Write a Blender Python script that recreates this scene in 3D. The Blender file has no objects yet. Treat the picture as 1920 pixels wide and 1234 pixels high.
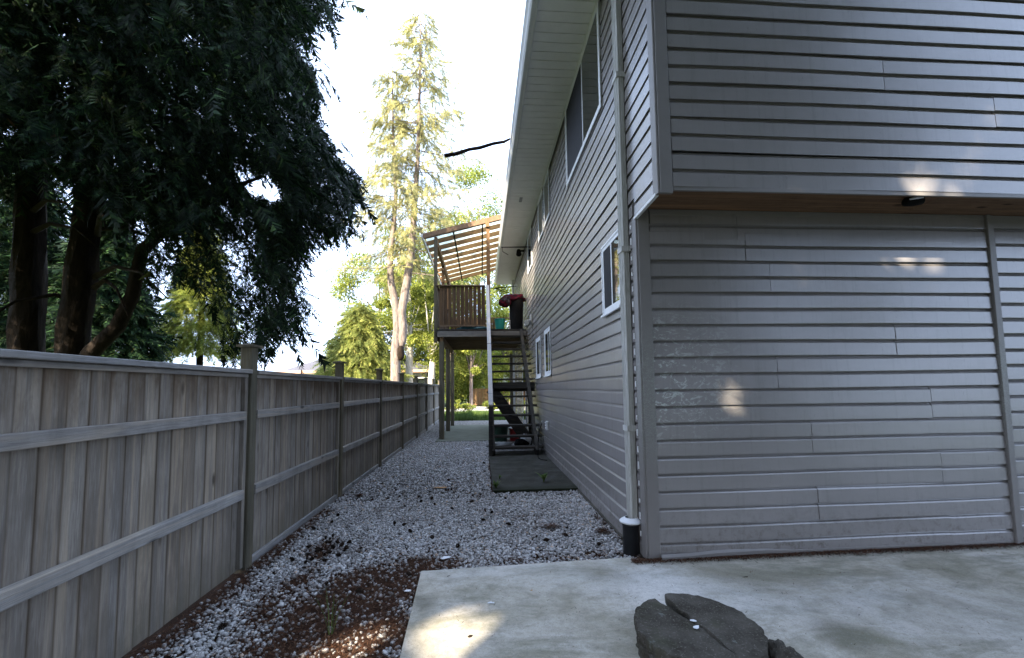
import bpy, math, random
import numpy as np
from mathutils import Matrix, Vector
random.seed(7); RN = np.random.default_rng(11)
SC = bpy.context.scene
COL = SC.collection
# ------------------------------------------------------------------ camera
yaw, pit, rol = .0725, .0696, -.01286
Fv = Vector((math.sin(yaw)*math.cos(pit), math.cos(yaw)*math.cos(pit), math.sin(pit)))
Rv = Vector((math.cos(yaw), -math.sin(yaw), 0)); Uv = Rv.cross(Fv)
R2 = Rv*math.cos(rol)+Uv*math.sin(rol); U2 = Uv*math.cos(rol)-Rv*math.sin(rol)
cam = bpy.data.cameras.new('camera'); camo = bpy.data.objects.new('camera', cam); COL.objects.link(camo)
cam.sensor_width = 36; cam.lens = 790/1920*36; cam.shift_y = 56.2/1920
cam.clip_start = .05; cam.clip_end = 2000
M = Matrix((R2, U2, -Fv)).transposed().to_4x4(); M.translation = Vector((0, 0, 1.5))
camo.matrix_world = M; SC.camera = camo
# ------------------------------------------------------------------ light
SUN = Vector((-.50, -.70, .51)).normalized()          # towards the sun
W = bpy.data.worlds.new('World'); SC.world = W; W.use_nodes = True
wn = W.node_tree.nodes; wl = W.node_tree.links; bg = wn['Background']
sky = wn.new('ShaderNodeTexSky'); sky.sky_type = 'NISHITA'; sky.sun_disc = False
sky.sun_elevation = math.asin(SUN.z); sky.sun_rotation = math.atan2(SUN.x, SUN.y)
sky.air_density = 1.0; sky.dust_density = 4.0; sky.ozone_density = 1.0; sky.altitude = 50
# thin bright haze over the blue: the photograph's sky is an even bluish white
hz = wn.new('ShaderNodeMix'); hz.data_type = 'RGBA'; hz.inputs[0].default_value = .75
wl.new(sky.outputs[0], hz.inputs[6]); hz.inputs[7].default_value = (5.5, 6.9, 9.8, 1)
wl.new(hz.outputs[2], bg.inputs[0]); bg.inputs[1].default_value = .10
sl = bpy.data.lights.new('sun', 'SUN'); sl.energy = 5.0; sl.angle = math.radians(.7); sl.color = (1, .87, .68)
so = bpy.data.objects.new('sun', sl); COL.objects.link(so)
so.rotation_euler = (-SUN).to_track_quat('-Z', 'Y').to_euler(); so.location = (-20, -30, 25)
SC.view_settings.view_transform = 'Standard'; SC.view_settings.look = 'None'
SC.view_settings.exposure = 2.3; SC.view_settings.gamma = 1
SC.view_settings.use_curve_mapping = False
# ------------------------------------------------------------------ helpers
def mk(name, V, Fc, mat=None, smooth=False):
    me = bpy.data.meshes.new(name)
    V = np.asarray(V, np.float32)
    if isinstance(Fc, np.ndarray):
        n, k = Fc.shape
        me.vertices.add(len(V)); me.vertices.foreach_set('co', V.ravel())
        me.loops.add(n*k); me.loops.foreach_set('vertex_index', Fc.astype(np.int32).ravel())
        me.polygons.add(n); me.polygons.foreach_set('loop_start', np.arange(0, n*k, k, dtype=np.int32))
        me.update(calc_edges=True)
    else:
        me.from_pydata([tuple(map(float, v)) for v in V], [], Fc)
    if mat: me.materials.append(mat)
    if smooth: me.polygons.foreach_set('use_smooth', [True]*len(me.polygons))
    return me
def thing(name, label, cat, loc=(0, 0, 0), group=None, me=None):
    o = bpy.data.objects.new(name, me); COL.objects.link(o); o.location = loc
    o['label'] = label; o['category'] = cat
    if group: o['group'] = group
    return o
def wloc(o):
    v = Vector(o.location)
    while o.parent: o = o.parent; v = v+Vector(o.location)
    return v
def part(name, me, parent, loc=(0, 0, 0), label=None, kind=None, rot=None):
    o = bpy.data.objects.new(name, me); COL.objects.link(o); o.parent = parent
    o.location = Vector(loc)-wloc(parent)
    if rot: o.rotation_euler = rot
    if label: o['label'] = label
    if kind: o['kind'] = kind
    return o
def struct(name, me, loc=(0, 0, 0)):
    o = bpy.data.objects.new(name, me); COL.objects.link(o); o.location = loc; o['kind'] = 'structure'; return o
def stuff(name, label, cat, me, loc=(0, 0, 0)):
    o = thing(name, label, cat, loc, me=me); o['kind'] = 'stuff'; return o
def boxg(x0, x1, y0, y1, z0, z1, c=0.0):
    """box, optional chamfer of the edges parallel to its longest side"""
    if c <= 0:
        V = [(x, y, z) for x in (x0, x1) for y in (y0, y1) for z in (z0, z1)]
        F = [(0, 1, 3, 2), (4, 6, 7, 5), (0, 4, 5, 1), (2, 3, 7, 6), (0, 2, 6, 4), (1, 5, 7, 3)]
        return V, F
    d = [x1-x0, y1-y0, z1-z0]; a = d.index(max(d)); b, e = [i for i in range(3) if i != a]
    lo = (x0, y0, z0); hi = (x1, y1, z1)
    c = min(c, d[b]*.45, d[e]*.45)
    pr = [(lo[b]+c, lo[e]), (hi[b]-c, lo[e]), (hi[b], lo[e]+c), (hi[b], hi[e]-c), (hi[b]-c, hi[e]), (lo[b]+c, hi[e]), (lo[b], hi[e]-c), (lo[b], lo[e]+c)]
    V = []
    for end in (lo[a], hi[a]):
        for p, q in pr:
            v = [0, 0, 0]; v[a] = end; v[b] = p; v[e] = q; V.append(tuple(v))
    F = [tuple(range(8)), tuple(range(15, 7, -1))]+[(i, i+8, (i+1) % 8+8, (i+1) % 8) for i in range(8)]
    return V, F
def merge(L):
    V = []; F = []
    for v, f in L:
        n = len(V); V += [tuple(p) for p in v]; F += [tuple(i+n for i in q) for q in f]
    return V, F
def fixn(me):
    import bmesh
    b = bmesh.new(); b.from_mesh(me); bmesh.ops.recalc_face_normals(b, faces=b.faces); b.to_mesh(me); b.free(); return me
def bx(name, dims, mat, c=0.0):
    return fixn(mk(name, *boxg(*dims, c), mat))
def bpart(name, dims, mat, parent, c=0.0, label=None):
    """box part given in world bounds, origin at its centre bottom"""
    x0, x1, y0, y1, z0, z1 = dims; cx, cy = (x0+x1)/2, (y0+y1)/2
    me = bx(name, (x0-cx, x1-cx, y0-cy, y1-cy, 0, z1-z0), mat, c)
    return part(name, me, parent, (cx, cy, z0), label)
def tube(P, Rr, n=8, caps=True):
    """tube through points P with radii Rr"""
    P = [Vector(p) for p in P]; V = []; F = []
    up = Vector((0, 0, 1)); prev = None
    for i, p in enumerate(P):
        t = (P[min(i+1, len(P)-1)]-P[max(i-1, 0)]).normalized()
        if prev is None:
            a = t.cross(up) if abs(t.z) < .9 else t.cross(Vector((1, 0, 0)))
        else: a = prev-t*prev.dot(t)
        a.normalize(); b = t.cross(a); prev = a
        for k in range(n):
            w = 2*math.pi*k/n; V.append(tuple(p+(a*math.cos(w)+b*math.sin(w))*Rr[i]))
    for i in range(len(P)-1):
        for k in range(n):
            F.append((i*n+k, i*n+(k+1) % n, (i+1)*n+(k+1) % n, (i+1)*n+k))
    if caps: F += [tuple(range(n-1, -1, -1)), tuple((len(P)-1)*n+k for k in range(n))]
    return V, F
def beam(a, b, w, h):
    """rectangular bar from a to b"""
    a = Vector(a); b = Vector(b); t = (b-a).normalized()
    s = t.cross(Vector((0, 0, 1))) if abs(t.z) < .95 else Vector((1, 0, 0))
    s.normalize(); u = s.cross(t)
    V = [tuple(p+s*sx*w/2+u*sz*h/2) for p in (a, b) for sx in (-1, 1) for sz in (-1, 1)]
    return V, [(0, 1, 3, 2), (4, 6, 7, 5), (0, 4, 5, 1), (2, 3, 7, 6), (0, 2, 6, 4), (1, 5, 7, 3)]
def vnoise(x, y, s=1.0, seed=0):
    """smooth value noise for masks"""
    r = np.random.default_rng(seed).random((64, 64)); x = np.asarray(x)*s+100; y = np.asarray(y)*s+100
    xi = np.floor(x).astype(int); yi = np.floor(y).astype(int); fx = x-xi; fy = y-yi
    fx = fx*fx*(3-2*fx); fy = fy*fy*(3-2*fy); g = lambda i, j: r[i % 64, j % 64]
    return (g(xi, yi)*(1-fx)+g(xi+1, yi)*fx)*(1-fy)+(g(xi, yi+1)*(1-fx)+g(xi+1, yi+1)*fx)*fy
# ---- materials
class Mat:
    def __init__(s, name, rough=.8, spec=.3):
        s.m = bpy.data.materials.new(name); s.m.use_nodes = True
        s.nt = s.m.node_tree; s.N = s.nt.nodes; s.L = s.nt.links
        s.b = s.N['Principled BSDF']; s.b.inputs['Roughness'].default_value = rough
        s.b.inputs['Specular IOR Level'].default_value = spec
        s.tc = s.N.new('ShaderNodeTexCoord'); s.oi = None
    def coord(s, scale=(1, 1, 1), kind='Object', rand=True):
        mp = s.N.new('ShaderNodeMapping'); mp.inputs['Scale'].default_value = scale
        s.L.new(s.tc.outputs[kind], mp.inputs['Vector'])
        if rand:
            if not s.oi: s.oi = s.N.new('ShaderNodeObjectInfo')
            v = s.N.new('ShaderNodeVectorMath'); v.operation = 'SCALE'; v.inputs[0].default_value = (37, 91, 53)
            s.L.new(s.oi.outputs['Random'], v.inputs['Scale']); s.L.new(v.outputs[0], mp.inputs['Location'])
        return mp.outputs[0]
    def pos(s, scale=(1, 1, 1)):
        g = s.N.new('ShaderNodeNewGeometry'); mp = s.N.new('ShaderNodeMapping'); mp.inputs['Scale'].default_value = scale
        s.L.new(g.outputs['Position'], mp.inputs['Vector']); return mp.outputs[0]
    def noise(s, vec, scale=5, detail=4, rough=.55, dist=0):
        n = s.N.new('ShaderNodeTexNoise'); n.inputs['Scale'].default_value = scale; n.inputs['Detail'].default_value = detail
        n.inputs['Roughness'].default_value = rough; n.inputs['Distortion'].default_value = dist
        s.L.new(vec, n.inputs['Vector']); return n.outputs['Fac']
    def voro(s, vec, scale=5, out='Distance', feat='F1'):
        n = s.N.new('ShaderNodeTexVoronoi'); n.inputs['Scale'].default_value = scale; n.feature = feat
        s.L.new(vec, n.inputs['Vector']); return n.outputs[out]
    def ramp(s, fac, stops):
        r = s.N.new('ShaderNodeValToRGB'); e = r.color_ramp.elements
        while len(e) < len(stops): e.new(.5)
        for i, (p, c) in enumerate(stops):
            e[i].position = p; e[i].color = (*c, 1) if len(c) == 3 else c
        s.L.new(fac, r.inputs[0]); return r.outputs[0]
    def mix(s, fac, a, b, mode='MIX'):
        m = s.N.new('ShaderNodeMix'); m.data_type = 'RGBA'; m.blend_type = mode
        for sock, v in ((m.inputs[0], fac), (m.inputs[6], a), (m.inputs[7], b)):
            if isinstance(v, (int, float)): sock.default_value = v
            elif isinstance(v, tuple): sock.default_value = (*v, 1)
            else: s.L.new(v, sock)
        return m.outputs[2]
    def math(s, op, a, b=0.0, clamp=False):
        m = s.N.new('ShaderNodeMath'); m.operation = op; m.use_clamp = clamp
        for sock, v in ((m.inputs[0], a), (m.inputs[1], b)):
            if isinstance(v, (int, float)): sock.default_value = v
            else: s.L.new(v, sock)
        return m.outputs[0]
    def sep(s, vec):
        n = s.N.new('ShaderNodeSeparateXYZ'); s.L.new(vec, n.inputs[0]); return n.outputs
    def rng(s, v, a, b, c=0., d=1.):
        n = s.N.new('ShaderNodeMapRange'); n.inputs[1].default_value = a; n.inputs[2].default_value = b
        n.inputs[3].default_value = c; n.inputs[4].default_value = d; s.L.new(v, n.inputs[0]); return n.outputs[0]
    def rand(s):
        if not s.oi: s.oi = s.N.new('ShaderNodeObjectInfo')
        return s.oi.outputs['Random']
    def island(s):
        g = s.N.new('ShaderNodeNewGeometry'); return g.outputs['Random Per Island']
    def col(s, c):
        if isinstance(c, tuple): s.b.inputs['Base Color'].default_value = (*c, 1)
        else: s.L.new(c, s.b.inputs['Base Color'])
        return s
    def bump(s, h, strength=.3, dist=.01):
        b = s.N.new('ShaderNodeBump'); b.inputs['Strength'].default_value = strength; b.inputs['Distance'].default_value = dist
        s.L.new(h, b.inputs['Height']); s.L.new(b.outputs[0], s.b.inputs['Normal']); return s
def wood(name, c0, c1, c2, grain='z', stain=.5, rough=.85, pale=None):
    m = Mat(name, rough, .2); sc = {'z': (14, 14, .55), 'y': (14, .55, 14), 'x': (.55, 14, 14)}[grain]
    v = m.coord(sc); fine = m.noise(v, 9, 6, .65, .6); v2 = m.coord(tuple(q*.28 for q in sc)); broad = m.noise(v2, 3, 3, .5, 1.5)
    c = m.ramp(fine, [(.15, c0), (.5, c1), (.85, c2)])
    blot = m.noise(m.coord((3, 3, 1.2)), 1.6, 5, .65)
    c = m.mix(m.rng(blot, .42, .68, 0, stain), c, tuple(q*.5 for q in c1), 'MIX')
    c = m.mix(m.rng(broad, .45, .7, 0, .5), c, tuple(min(1, q*w) for q, w in zip(c2, (1.25, 1.08, .85))), 'MIX')
    r = m.rand(); c = m.mix(1.0, c, m.ramp(r, [(0, (.80, .78, .76)), (.3, (.96, .92, .87)), (.55, (.90, .92, .95)), (.8, (1.03, 1.02, 1.01)), (1, (1.1, 1.08, 1.04))]), 'MULTIPLY')
    # knots
    k = m.voro(m.coord(tuple({14: 6., .55: 2.2}[q] for q in sc) if grain == 'x' else (0.0,)+tuple({14: 6., .55: 2.2}[q] for q in sc[1:])), 1.0)
    c = m.mix(m.rng(k, .06, .15, .85, 0), c, tuple(q*.3 for q in c0))
    if pale:
        ed = m.math('ABSOLUTE', m.sep(m.tc.outputs['Object'])[1]); c = m.mix(m.rng(ed, .047, .0585, 0, .75), c, (.10, .07, .045))
        bl2 = m.noise(m.coord((7, 7, .9)), 1.5, 5, .7, .8); c = m.mix(m.rng(bl2, .46, .62, 0, .6), c, (.17, .145, .12)); lw = m.noise(m.pos((3, 3, 2)), 2, 6, .7); c = m.mix(m.math('MULTIPLY', m.rng(m.sep(m.pos())[2], .0, .35, .7, 0), m.rng(lw, .35, .6, .2, 1)), c, (.13, .12, .085))
    if pale: c = m.mix(m.math('MULTIPLY', m.rng(m.sep(m.pos())[2], pale[0], pale[1], .0, 1.), m.rng(blot, .42, .56, .15, .8)), c, pale[2])
    return m.col(c).bump(fine, .6, .006)
def plain(name, c, rough=.6, spec=.3, var=.15, sc=6, bumps=.0):
    m = Mat(name, rough, spec); n = m.noise(m.pos(), sc, 5, .6)
    m.col(m.mix(1., c, m.ramp(n, [(.3, (1-var,)*3), (.7, (1+var*.6,)*3)]), 'MULTIPLY'))
    if bumps: m.bump(n, bumps, .01)
    return m
MT = {}
MT['board'] = wood('weathered_board', (.12, .10, .08), (.27, .245, .215), (.43, .405, .37), 'z', .8, pale=(1.3, 1.62, (.12, .08, .05)))
MT['rail'] = wood('weathered_rail', (.14, .135, .13), (.29, .285, .28), (.42, .415, .41), 'y', .5)
MT['post'] = wood('mossy_post_wood', (.055, .05, .035), (.12, .11, .08), (.20, .185, .145), 'z', .6)
MT['deckwood'] = wood('brown_deck_wood', (.045, .03, .02), (.10, .065, .04), (.16, .11, .07), 'z', .5)
MT['deckwoodx'] = wood('brown_deck_beam', (.09, .06, .04), (.17, .12, .08), (.26, .2, .14), 'x', .3)
MT['greyx'] = wood('grey_rim_wood', (.10, .095, .09), (.17, .165, .16), (.24, .235, .23), 'x', .3)
MT['cedarx'] = wood('orange_rafter_wood', (.09, .05, .028), (.17, .10, .055), (.26, .165, .09), 'x', .2)
MT['cedary'] = wood('brown_beam_wood', (.12, .07, .04), (.2, .13, .08), (.3, .2, .12), 'y', .2)
MT['cedarz'] = wood('orange_post_wood', (.10, .06, .03), (.18, .11, .06), (.27, .18, .10), 'z', .2)
MT['tread'] = wood('dark_tread_wood', (.015, .014, .012), (.038, .036, .033), (.075, .072, .068), 'x', .4)
MT['plank'] = wood('raw_soffit_wood', (.07, .035, .02), (.16, .095, .055), (.30, .19, .115), 'x', .25)
MT['handrail'] = wood('sky_pale_handrail', (.42, .42, .43), (.55, .56, .58), (.65, .66, .68), 'y', .1)  # pale tone stands in for sky reflecting off the flat rail top
# siding: embossed taupe vinyl with dirt and a smear of algae low on the corner
m = Mat('taupe_vinyl_siding', .26, .95); P = m.pos()
g = m.noise(m.pos((1.6, 1.6, 60)), 5, 5, .6, .4)
dirt = m.noise(P, 1.3, 6, .65); c = m.mix(m.rng(dirt, .4, .75, 0, .55), (.242, .226, .218), (.178, .17, .162))
sp = m.noise(m.pos((3, 3, 1.4)), 6, 8, .8); c = m.mix(m.rng(sp, .6, .7, 0, .5), c, (.13, .125, .11)); run = m.noise(m.pos((9, 9, .5)), 2.2, 6, .75); c = m.mix(m.rng(run, .52, .72, 0, .4), c, (.15, .145, .13))
c = m.mix(1., c, m.ramp(m.rand(), [(0, (.94, .94, .94)), (1, (1.05, 1.05, 1.06))]), 'MULTIPLY')
xyz = m.sep(P)
a1 = m.math('MULTIPLY', m.rng(xyz[0], 1.44, 2.35, 1, 0), m.math('MULTIPLY', m.rng(xyz[2], .95, 1.3, 0, 1), m.rng(xyz[2], 1.75, 2.3, 1, 0)))
a2 = m.noise(m.pos((1.2, 1.2, 2.2)), 7, 7, .74, 2.2)
a3 = m.math('MULTIPLY', a1, m.rng(a2, .53, .58, 0, 1)); a3 = m.math('MULTIPLY', a3, m.rng(xyz[1], 3.605, 3.625, 1, 0))
c = m.mix(m.math('MULTIPLY', a3, .8), c, (.50, .55, .50))
low = m.math('MULTIPLY', m.rng(xyz[2], .0, .55, 1, 0), m.rng(m.noise(P, 14, 6, .75), .5, .68, 0, .75))
c = m.mix(low, c, (.075, .06, .045))
m.col(c).bump(g, .16, .002); MT['siding'] = m
m = Mat('taupe_trim', .45, .4); P = m.pos(); n = m.noise(P, 7, 6, .7); c = m.mix(m.rng(n, .45, .7, 0, .35), (.195, .182, .172), (.15, .142, .134))
xyz = m.sep(P); a1 = m.math('MULTIPLY', m.rng(xyz[2], .7, 1.2, 0, 1), m.rng(xyz[2], 1.7, 2.2, 1, 0)); a2 = m.noise(m.pos((1.5, 1.5, 3.)), 24, 8, .8, 2)
c = m.mix(m.math('MULTIPLY', m.math('MULTIPLY', a1, m.rng(a2, .46, .6, 0, 1)), .5), c, (.33, .37, .32)); m.col(c).bump(n, .1, .003); MT['trim'] = m
m = Mat('white_aluminium', .45, .4); n = m.noise(m.pos((1, 1, 1)), 3, 6, .7); st = m.noise(m.pos((6, 6, .6)), 3, 6, .7)
c = m.mix(m.rng(n, .45, .75, 0, .4), (.7, .71, .71), (.5, .52, .49)); c = m.mix(m.rng(st, .58, .72, 0, .5), c, (.2, .21, .17)); m.col(c); MT['white'] = m
m = Mat('chalky_downspout', .55, .3); st = m.noise(m.pos((12, 12, 1.2)), 3, 8, .75, 1)
c = m.mix(m.rng(st, .45, .62, 0, .7), (.5, .5, .48), (.26, .26, .21)); m.col(c); MT['spout'] = m
m = Mat('soffit_white', .6, .3); n = m.noise(m.pos(), 2.5, 6, .7); n2 = m.noise(m.pos((1, 8, 1)), 5, 5, .7)
c = m.mix(m.rng(n, .4, .75, 0, .5), (.84, .84, .82), (.68, .68, .65)); c = m.mix(m.rng(n2, .6, .75, 0, .4), c, (.34, .33, .29)); m.col(c); MT['soffit'] = m
MT['vinylwhite'] = plain('white_window_vinyl', (.72, .74, .76), .4, .4, .06, 4)
m = Mat('window_glass', .03, 1.0); m.col((.012, .016, .018)); m.b.inputs['IOR'].default_value = 2.1; MT['glass'] = m
MT['screen'] = plain('dark_insect_screen', (.02, .021, .025), .75, .2, .2, 20)
MT['blackpipe'] = plain('black_drain_pipe', (.018, .02, .024), .5, .4, .3, 10)
MT['dark'] = plain('dark_rubbish', (.008, .008, .009), .85, .12, .3, 8)
MT['grey'] = plain('grey_plastic', (.3, .31, .31), .5, .3, .1, 8)
MT['shingle'] = plain('grey_shingle', (.10, .10, .12), .9, .2, .35, 9)
# concrete apron
m = Mat('stained_concrete', .85, .25); P = m.pos(); a = m.noise(P, 1.1, 7, .65, .5); b_ = m.noise(P, 9, 8, .75); f_ = m.noise(P, 160, 3, .7)
c = m.ramp(a, [(.3, (.25, .23, .17)), (.48, (.41, .38, .315)), (.66, (.54, .51, .46))])
c = m.mix(m.rng(b_, .48, .66, 0, .65), c, (.24, .225, .18)); gm = m.noise(m.pos((.7, 1.6, 1)), 2.1, 6, .7, .4)
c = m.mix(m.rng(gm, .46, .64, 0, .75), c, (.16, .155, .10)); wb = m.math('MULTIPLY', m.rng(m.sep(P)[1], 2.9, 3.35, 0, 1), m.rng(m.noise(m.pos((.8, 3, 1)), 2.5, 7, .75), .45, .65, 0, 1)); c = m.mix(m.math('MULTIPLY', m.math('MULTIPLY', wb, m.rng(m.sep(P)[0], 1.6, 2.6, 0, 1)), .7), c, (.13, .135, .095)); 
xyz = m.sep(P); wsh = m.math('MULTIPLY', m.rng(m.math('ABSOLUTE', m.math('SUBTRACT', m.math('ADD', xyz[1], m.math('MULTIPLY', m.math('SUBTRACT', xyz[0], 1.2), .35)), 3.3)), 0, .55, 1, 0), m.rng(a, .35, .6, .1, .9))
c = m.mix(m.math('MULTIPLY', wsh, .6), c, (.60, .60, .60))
for cx, cy, r, q in ((-.41, 3.05, .13, .6), (2.1, 2.45, .2, .5), (1.0, 3.35, .3, .25)):
    d = m.N.new('ShaderNodeVectorMath'); d.operation = 'DISTANCE'; m.L.new(P, d.inputs[0]); d.inputs[1].default_value = (cx, cy, .04)
    dd = m.math('ADD', d.outputs['Value'], m.math('MULTIPLY', m.math('SUBTRACT', b_, .5), .35))
    c = m.mix(m.rng(dd, r*.3, r, q, 0), c, (.09, .085, .06))
mf = m.noise(P, 34, 6, .8); c = m.mix(m.rng(mf, .5, .72, 0, .5), c, (.16, .16, .14)); c = m.mix(m.rng(f_, .55, .66, 0, .45), c, (.12, .115, .10)); c = m.mix(m.rng(f_, .32, .42, .3, 0), c, (.5, .5, .49)); m.col(c).bump(m.math('ADD', m.math('MULTIPLY', f_, .5), b_), .35, .006); MT['concrete'] = m
m = Mat('old_dark_concrete', .95, .15); P = m.pos(); a = m.noise(P, 5, 8, .7); v = m.voro(P, 120)
c = m.ramp(a, [(.35, (.045, .039, .03)), (.55, (.085, .077, .064)), (.75, (.13, .12, .10))]); sp = m.noise(P, 90, 2, .5)
c = m.mix(m.rng(sp, .6, .7, 0, .75), c, (.2, .19, .165)); ag = m.noise(P, 45, 3, .6); c = m.mix(m.rng(ag, .55, .66, 0, .6), c, (.10, .095, .08)); li = m.noise(P, 8.5, 4, .6)
c = m.mix(m.rng(li, .68, .72, 0, .6), c, (.2, .22, .2)); gz = m.noise(P, 3, 4, .6); c = m.mix(m.rng(gz, .55, .7, 0, .5), c, (.055, .06, .03))
m.col(c).bump(m.math('ADD', m.noise(P, 60, 5, .8), m.math('MULTIPLY', a, 2)), .9, .012); MT['oldconc'] = m
m = Mat('dark_asphalt_pad', .9, .25); P = m.pos(); a = m.noise(P, 3, 7, .7); f_ = m.noise(P, 140, 3, .8)
c = m.ramp(a, [(.35, (.010, .013, .006)), (.5, (.03, .028, .02)), (.65, (.05, .05, .048))]); c = m.mix(m.rng(f_, .55, .7, 0, .6), c, (.10, .10, .095)); c = m.mix(m.rng(m.sep(P)[1], 6.15, 6.5, .8, 0), c, (.012, .017, .006)); m.col(c).bump(f_, .5, .006); MT['asphalt'] = m
m = Mat('green_grey_slab', .85, .25); P = m.pos(); a = m.noise(P, 2, 7, .7)
c = m.ramp(a, [(.3, (.1, .11, .085)), (.7, (.17, .18, .14))]); m.col(c).bump(a, .2, .01); MT['deckslab'] = m
# soil under the gravel
m = Mat('brown_soil', 1., .1); P = m.pos(); a = m.noise(P, 7, 8, .75); f_ = m.noise(m.pos((1, .35, 1)), 110, 4, .8, 1.5)
c = m.ramp(a, [(.3, (.018, .011, .008)), (.55, (.04, .022, .014)), (.75, (.07, .034, .02))]); c = m.mix(m.rng(f_, .5, .65, 0, .6), c, (.085, .038, .02)); m.col(c).bump(m.math('ADD', a, f_), .8, .02); MT['soil'] = m
m = Mat('gravel_distant', .95, .2); P = m.pos(); a = m.voro(P, 32, 'Color'); d = m.voro(P, 32)
c = m.ramp(m.sep(a)[0], [(0, (.2, .2, .2)), (.5, (.36, .35, .34)), (1, (.52, .51, .5))]); c = m.mix(m.rng(d, .3, .55, 0, .9), c, (.07, .06, .05)); m.col(c).bump(d, -.8, .02); MT['gravelfar'] = m
m = Mat('white_pebble', .9, .2); r = m.island(); c = m.ramp(r, [(0, (.16, .15, .14)), (.15, (.27, .26, .25)), (.6, (.41, .405, .40)), (.93, (.58, .575, .57)), (1, (.45, .32, .22))])
n = m.noise(m.pos(), 60, 4, .6); c = m.mix(m.rng(n, .5, .7, 0, .3), c, (.25, .23, .2)); m.col(c); MT['pebble'] = m
m = Mat('brown_needles', .9, .2); c = m.ramp(m.island(), [(0, (.018, .009, .006)), (.5, (.05, .023, .013)), (.85, (.11, .048, .024)), (1, (.2, .12, .07))]); m.col(c); MT['needle'] = m
m = Mat('ground_soil_grass', 1., .1); P = m.pos(); a = m.noise(P, .8, 8, .7); c = m.ramp(a, [(.3, (.03, .045, .015)), (.6, (.07, .09, .03)), (.8, (.12, .10, .05))]); m.col(c).bump(a, .5, .05); MT['ground'] = m
m = Mat('pale_road', .9, .2); P = m.pos(); m.col(m.ramp(m.noise(P, 1.5, 6, .6), [(.3, (.45, .44, .42)), (.7, (.52, .51, .49))])); MT['road'] = m
def bark(name, c0, c1, sc=1.):
    m = Mat(name, .95, .15); P = m.pos((1, 1, .25)); a = m.noise(P, 9*sc, 8, .7, .6); m.col(m.ramp(a, [(.35, c0), (.65, c1)])).bump(a, .9, .04); return m
MT['bark'] = bark('dark_cedar_bark', (.008, .006, .005), (.028, .021, .016))
MT['barkg'] = bark('grey_spruce_bark', (.10, .08, .07), (.27, .22, .19))
MT['barkw'] = bark('pale_bark', (.42, .38, .32), (.65, .62, .56), 3)
MT['burl'] = plain('black_burl', (.02, .014, .01), .9, .1, .4, 8)
def leafm(name, stops, trans=.35, clump=.9, spec=.2):
    m = Mat(name, .65, spec); r = m.island(); c = m.ramp(r, stops)
    n = m.noise(m.pos(), clump, 3, .6); c = m.mix(1., c, m.ramp(n, [(.35, (.62, .66, .7)), (.65, (1.15, 1.12, 1.0))]), 'MULTIPLY'); m.col(c)
    t = m.N.new('ShaderNodeBsdfTranslucent'); m.L.new(c, t.inputs[0]); mx = m.N.new('ShaderNodeMixShader'); mx.inputs[0].default_value = trans
    out = m.N['Material Output']; m.L.new(m.b.outputs[0], mx.inputs[1]); m.L.new(t.outputs[0], mx.inputs[2]); m.L.new(mx.outputs[0], out.inputs[0]); return m
MT['cedarleaf'] = leafm('cedar_foliage', [(0, (.004, .010, .006)), (.6, (.010, .024, .011)), (.85, (.022, .05, .018)), (.97, (.05, .10, .03)), (1, (.035, .022, .01))], .12, spec=.08)
MT['spruceleaf'] = leafm('spruce_foliage', [(0, (.16, .2, .12)), (.4, (.36, .35, .14)), (1, (.55, .48, .22))], .5)
MT['leaf'] = leafm('bright_leaf', [(0, (.12, .16, .03)), (.5, (.24, .29, .055)), (1, (.42, .43, .10))], .5)
MT['hemleaf'] = leafm('hemlock_foliage', [(0, (.14, .18, .05)), (.6, (.27, .31, .08)), (1, (.42, .4, .13))], .45)
MT['shadeleaf'] = leafm('dark_leaf', [(0, (.02, .04, .012)), (.5, (.04, .07, .02)), (1, (.07, .10, .03))], .15)
MT['weed'] = leafm('weed_leaf', [(0, (.06, .11, .025)), (1, (.12, .18, .05))], .3)
MT['cone'] = plain('cone_brown', (.03, .02, .014), .9, .1, .5, 60)
MT['paper'] = plain('white_paper', (.75, .76, .78), .7, .2, .05, 10)
for k in MT: MT[k] = MT[k].m if isinstance(MT[k], Mat) else MT[k]
XW, YF, YU, CH, ZB = 1.406, 3.61, 3.116, .1443, .03   # side wall x, lower and upper front y, course height, first course z
# ------------------------------------------------------------------ ground
struct('ground', mk('ground', [(-400, -300, -.06), (400, -300, -.06), (400, 700, -.06), (-400, 700, -.06)], [(0, 1, 2, 3)], MT['ground']))
def sheet(name, x0, x1, y0, y1, z, mat, nx=2, ny=2, amp=0.):
    xs = np.linspace(x0, x1, nx); ys = np.linspace(y0, y1, ny); X, Y = np.meshgrid(xs, ys, indexing='ij')
    Z = z+amp*(vnoise(X, Y, 3, 5)-.5); V = np.stack([X, Y, Z], -1).reshape(-1, 3)
    i, j = np.meshgrid(np.arange(nx-1), np.arange(ny-1), indexing='ij'); a = (i*ny+j).ravel()
    return mk(name, V, np.stack([a, a+ny, a+ny+1, a+1], 1), mat, amp > 0)
struct('gravel_bed_soil', sheet('gravel_bed_soil', -2.3, 1.5, -1, 9.2, -.012, MT['soil'], 60, 150, .02))
struct('gravel_path', sheet('gravel_path', -2.3, 1.5, 9.2, 19.6, .0, MT['gravelfar'], 40, 100, .015))
struct('back_path', sheet('back_path', -2.2, 9, 17.6, 19.9, .02, MT['gravelfar']))
struct('grass_verge', sheet('grass_verge', -12, 14, 19.9, 27.0, .0, MT['ground'], 30, 20, .1))
struct('road', sheet('road', -60, 60, 26.6, 33.5, .10, MT['road']))
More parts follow.
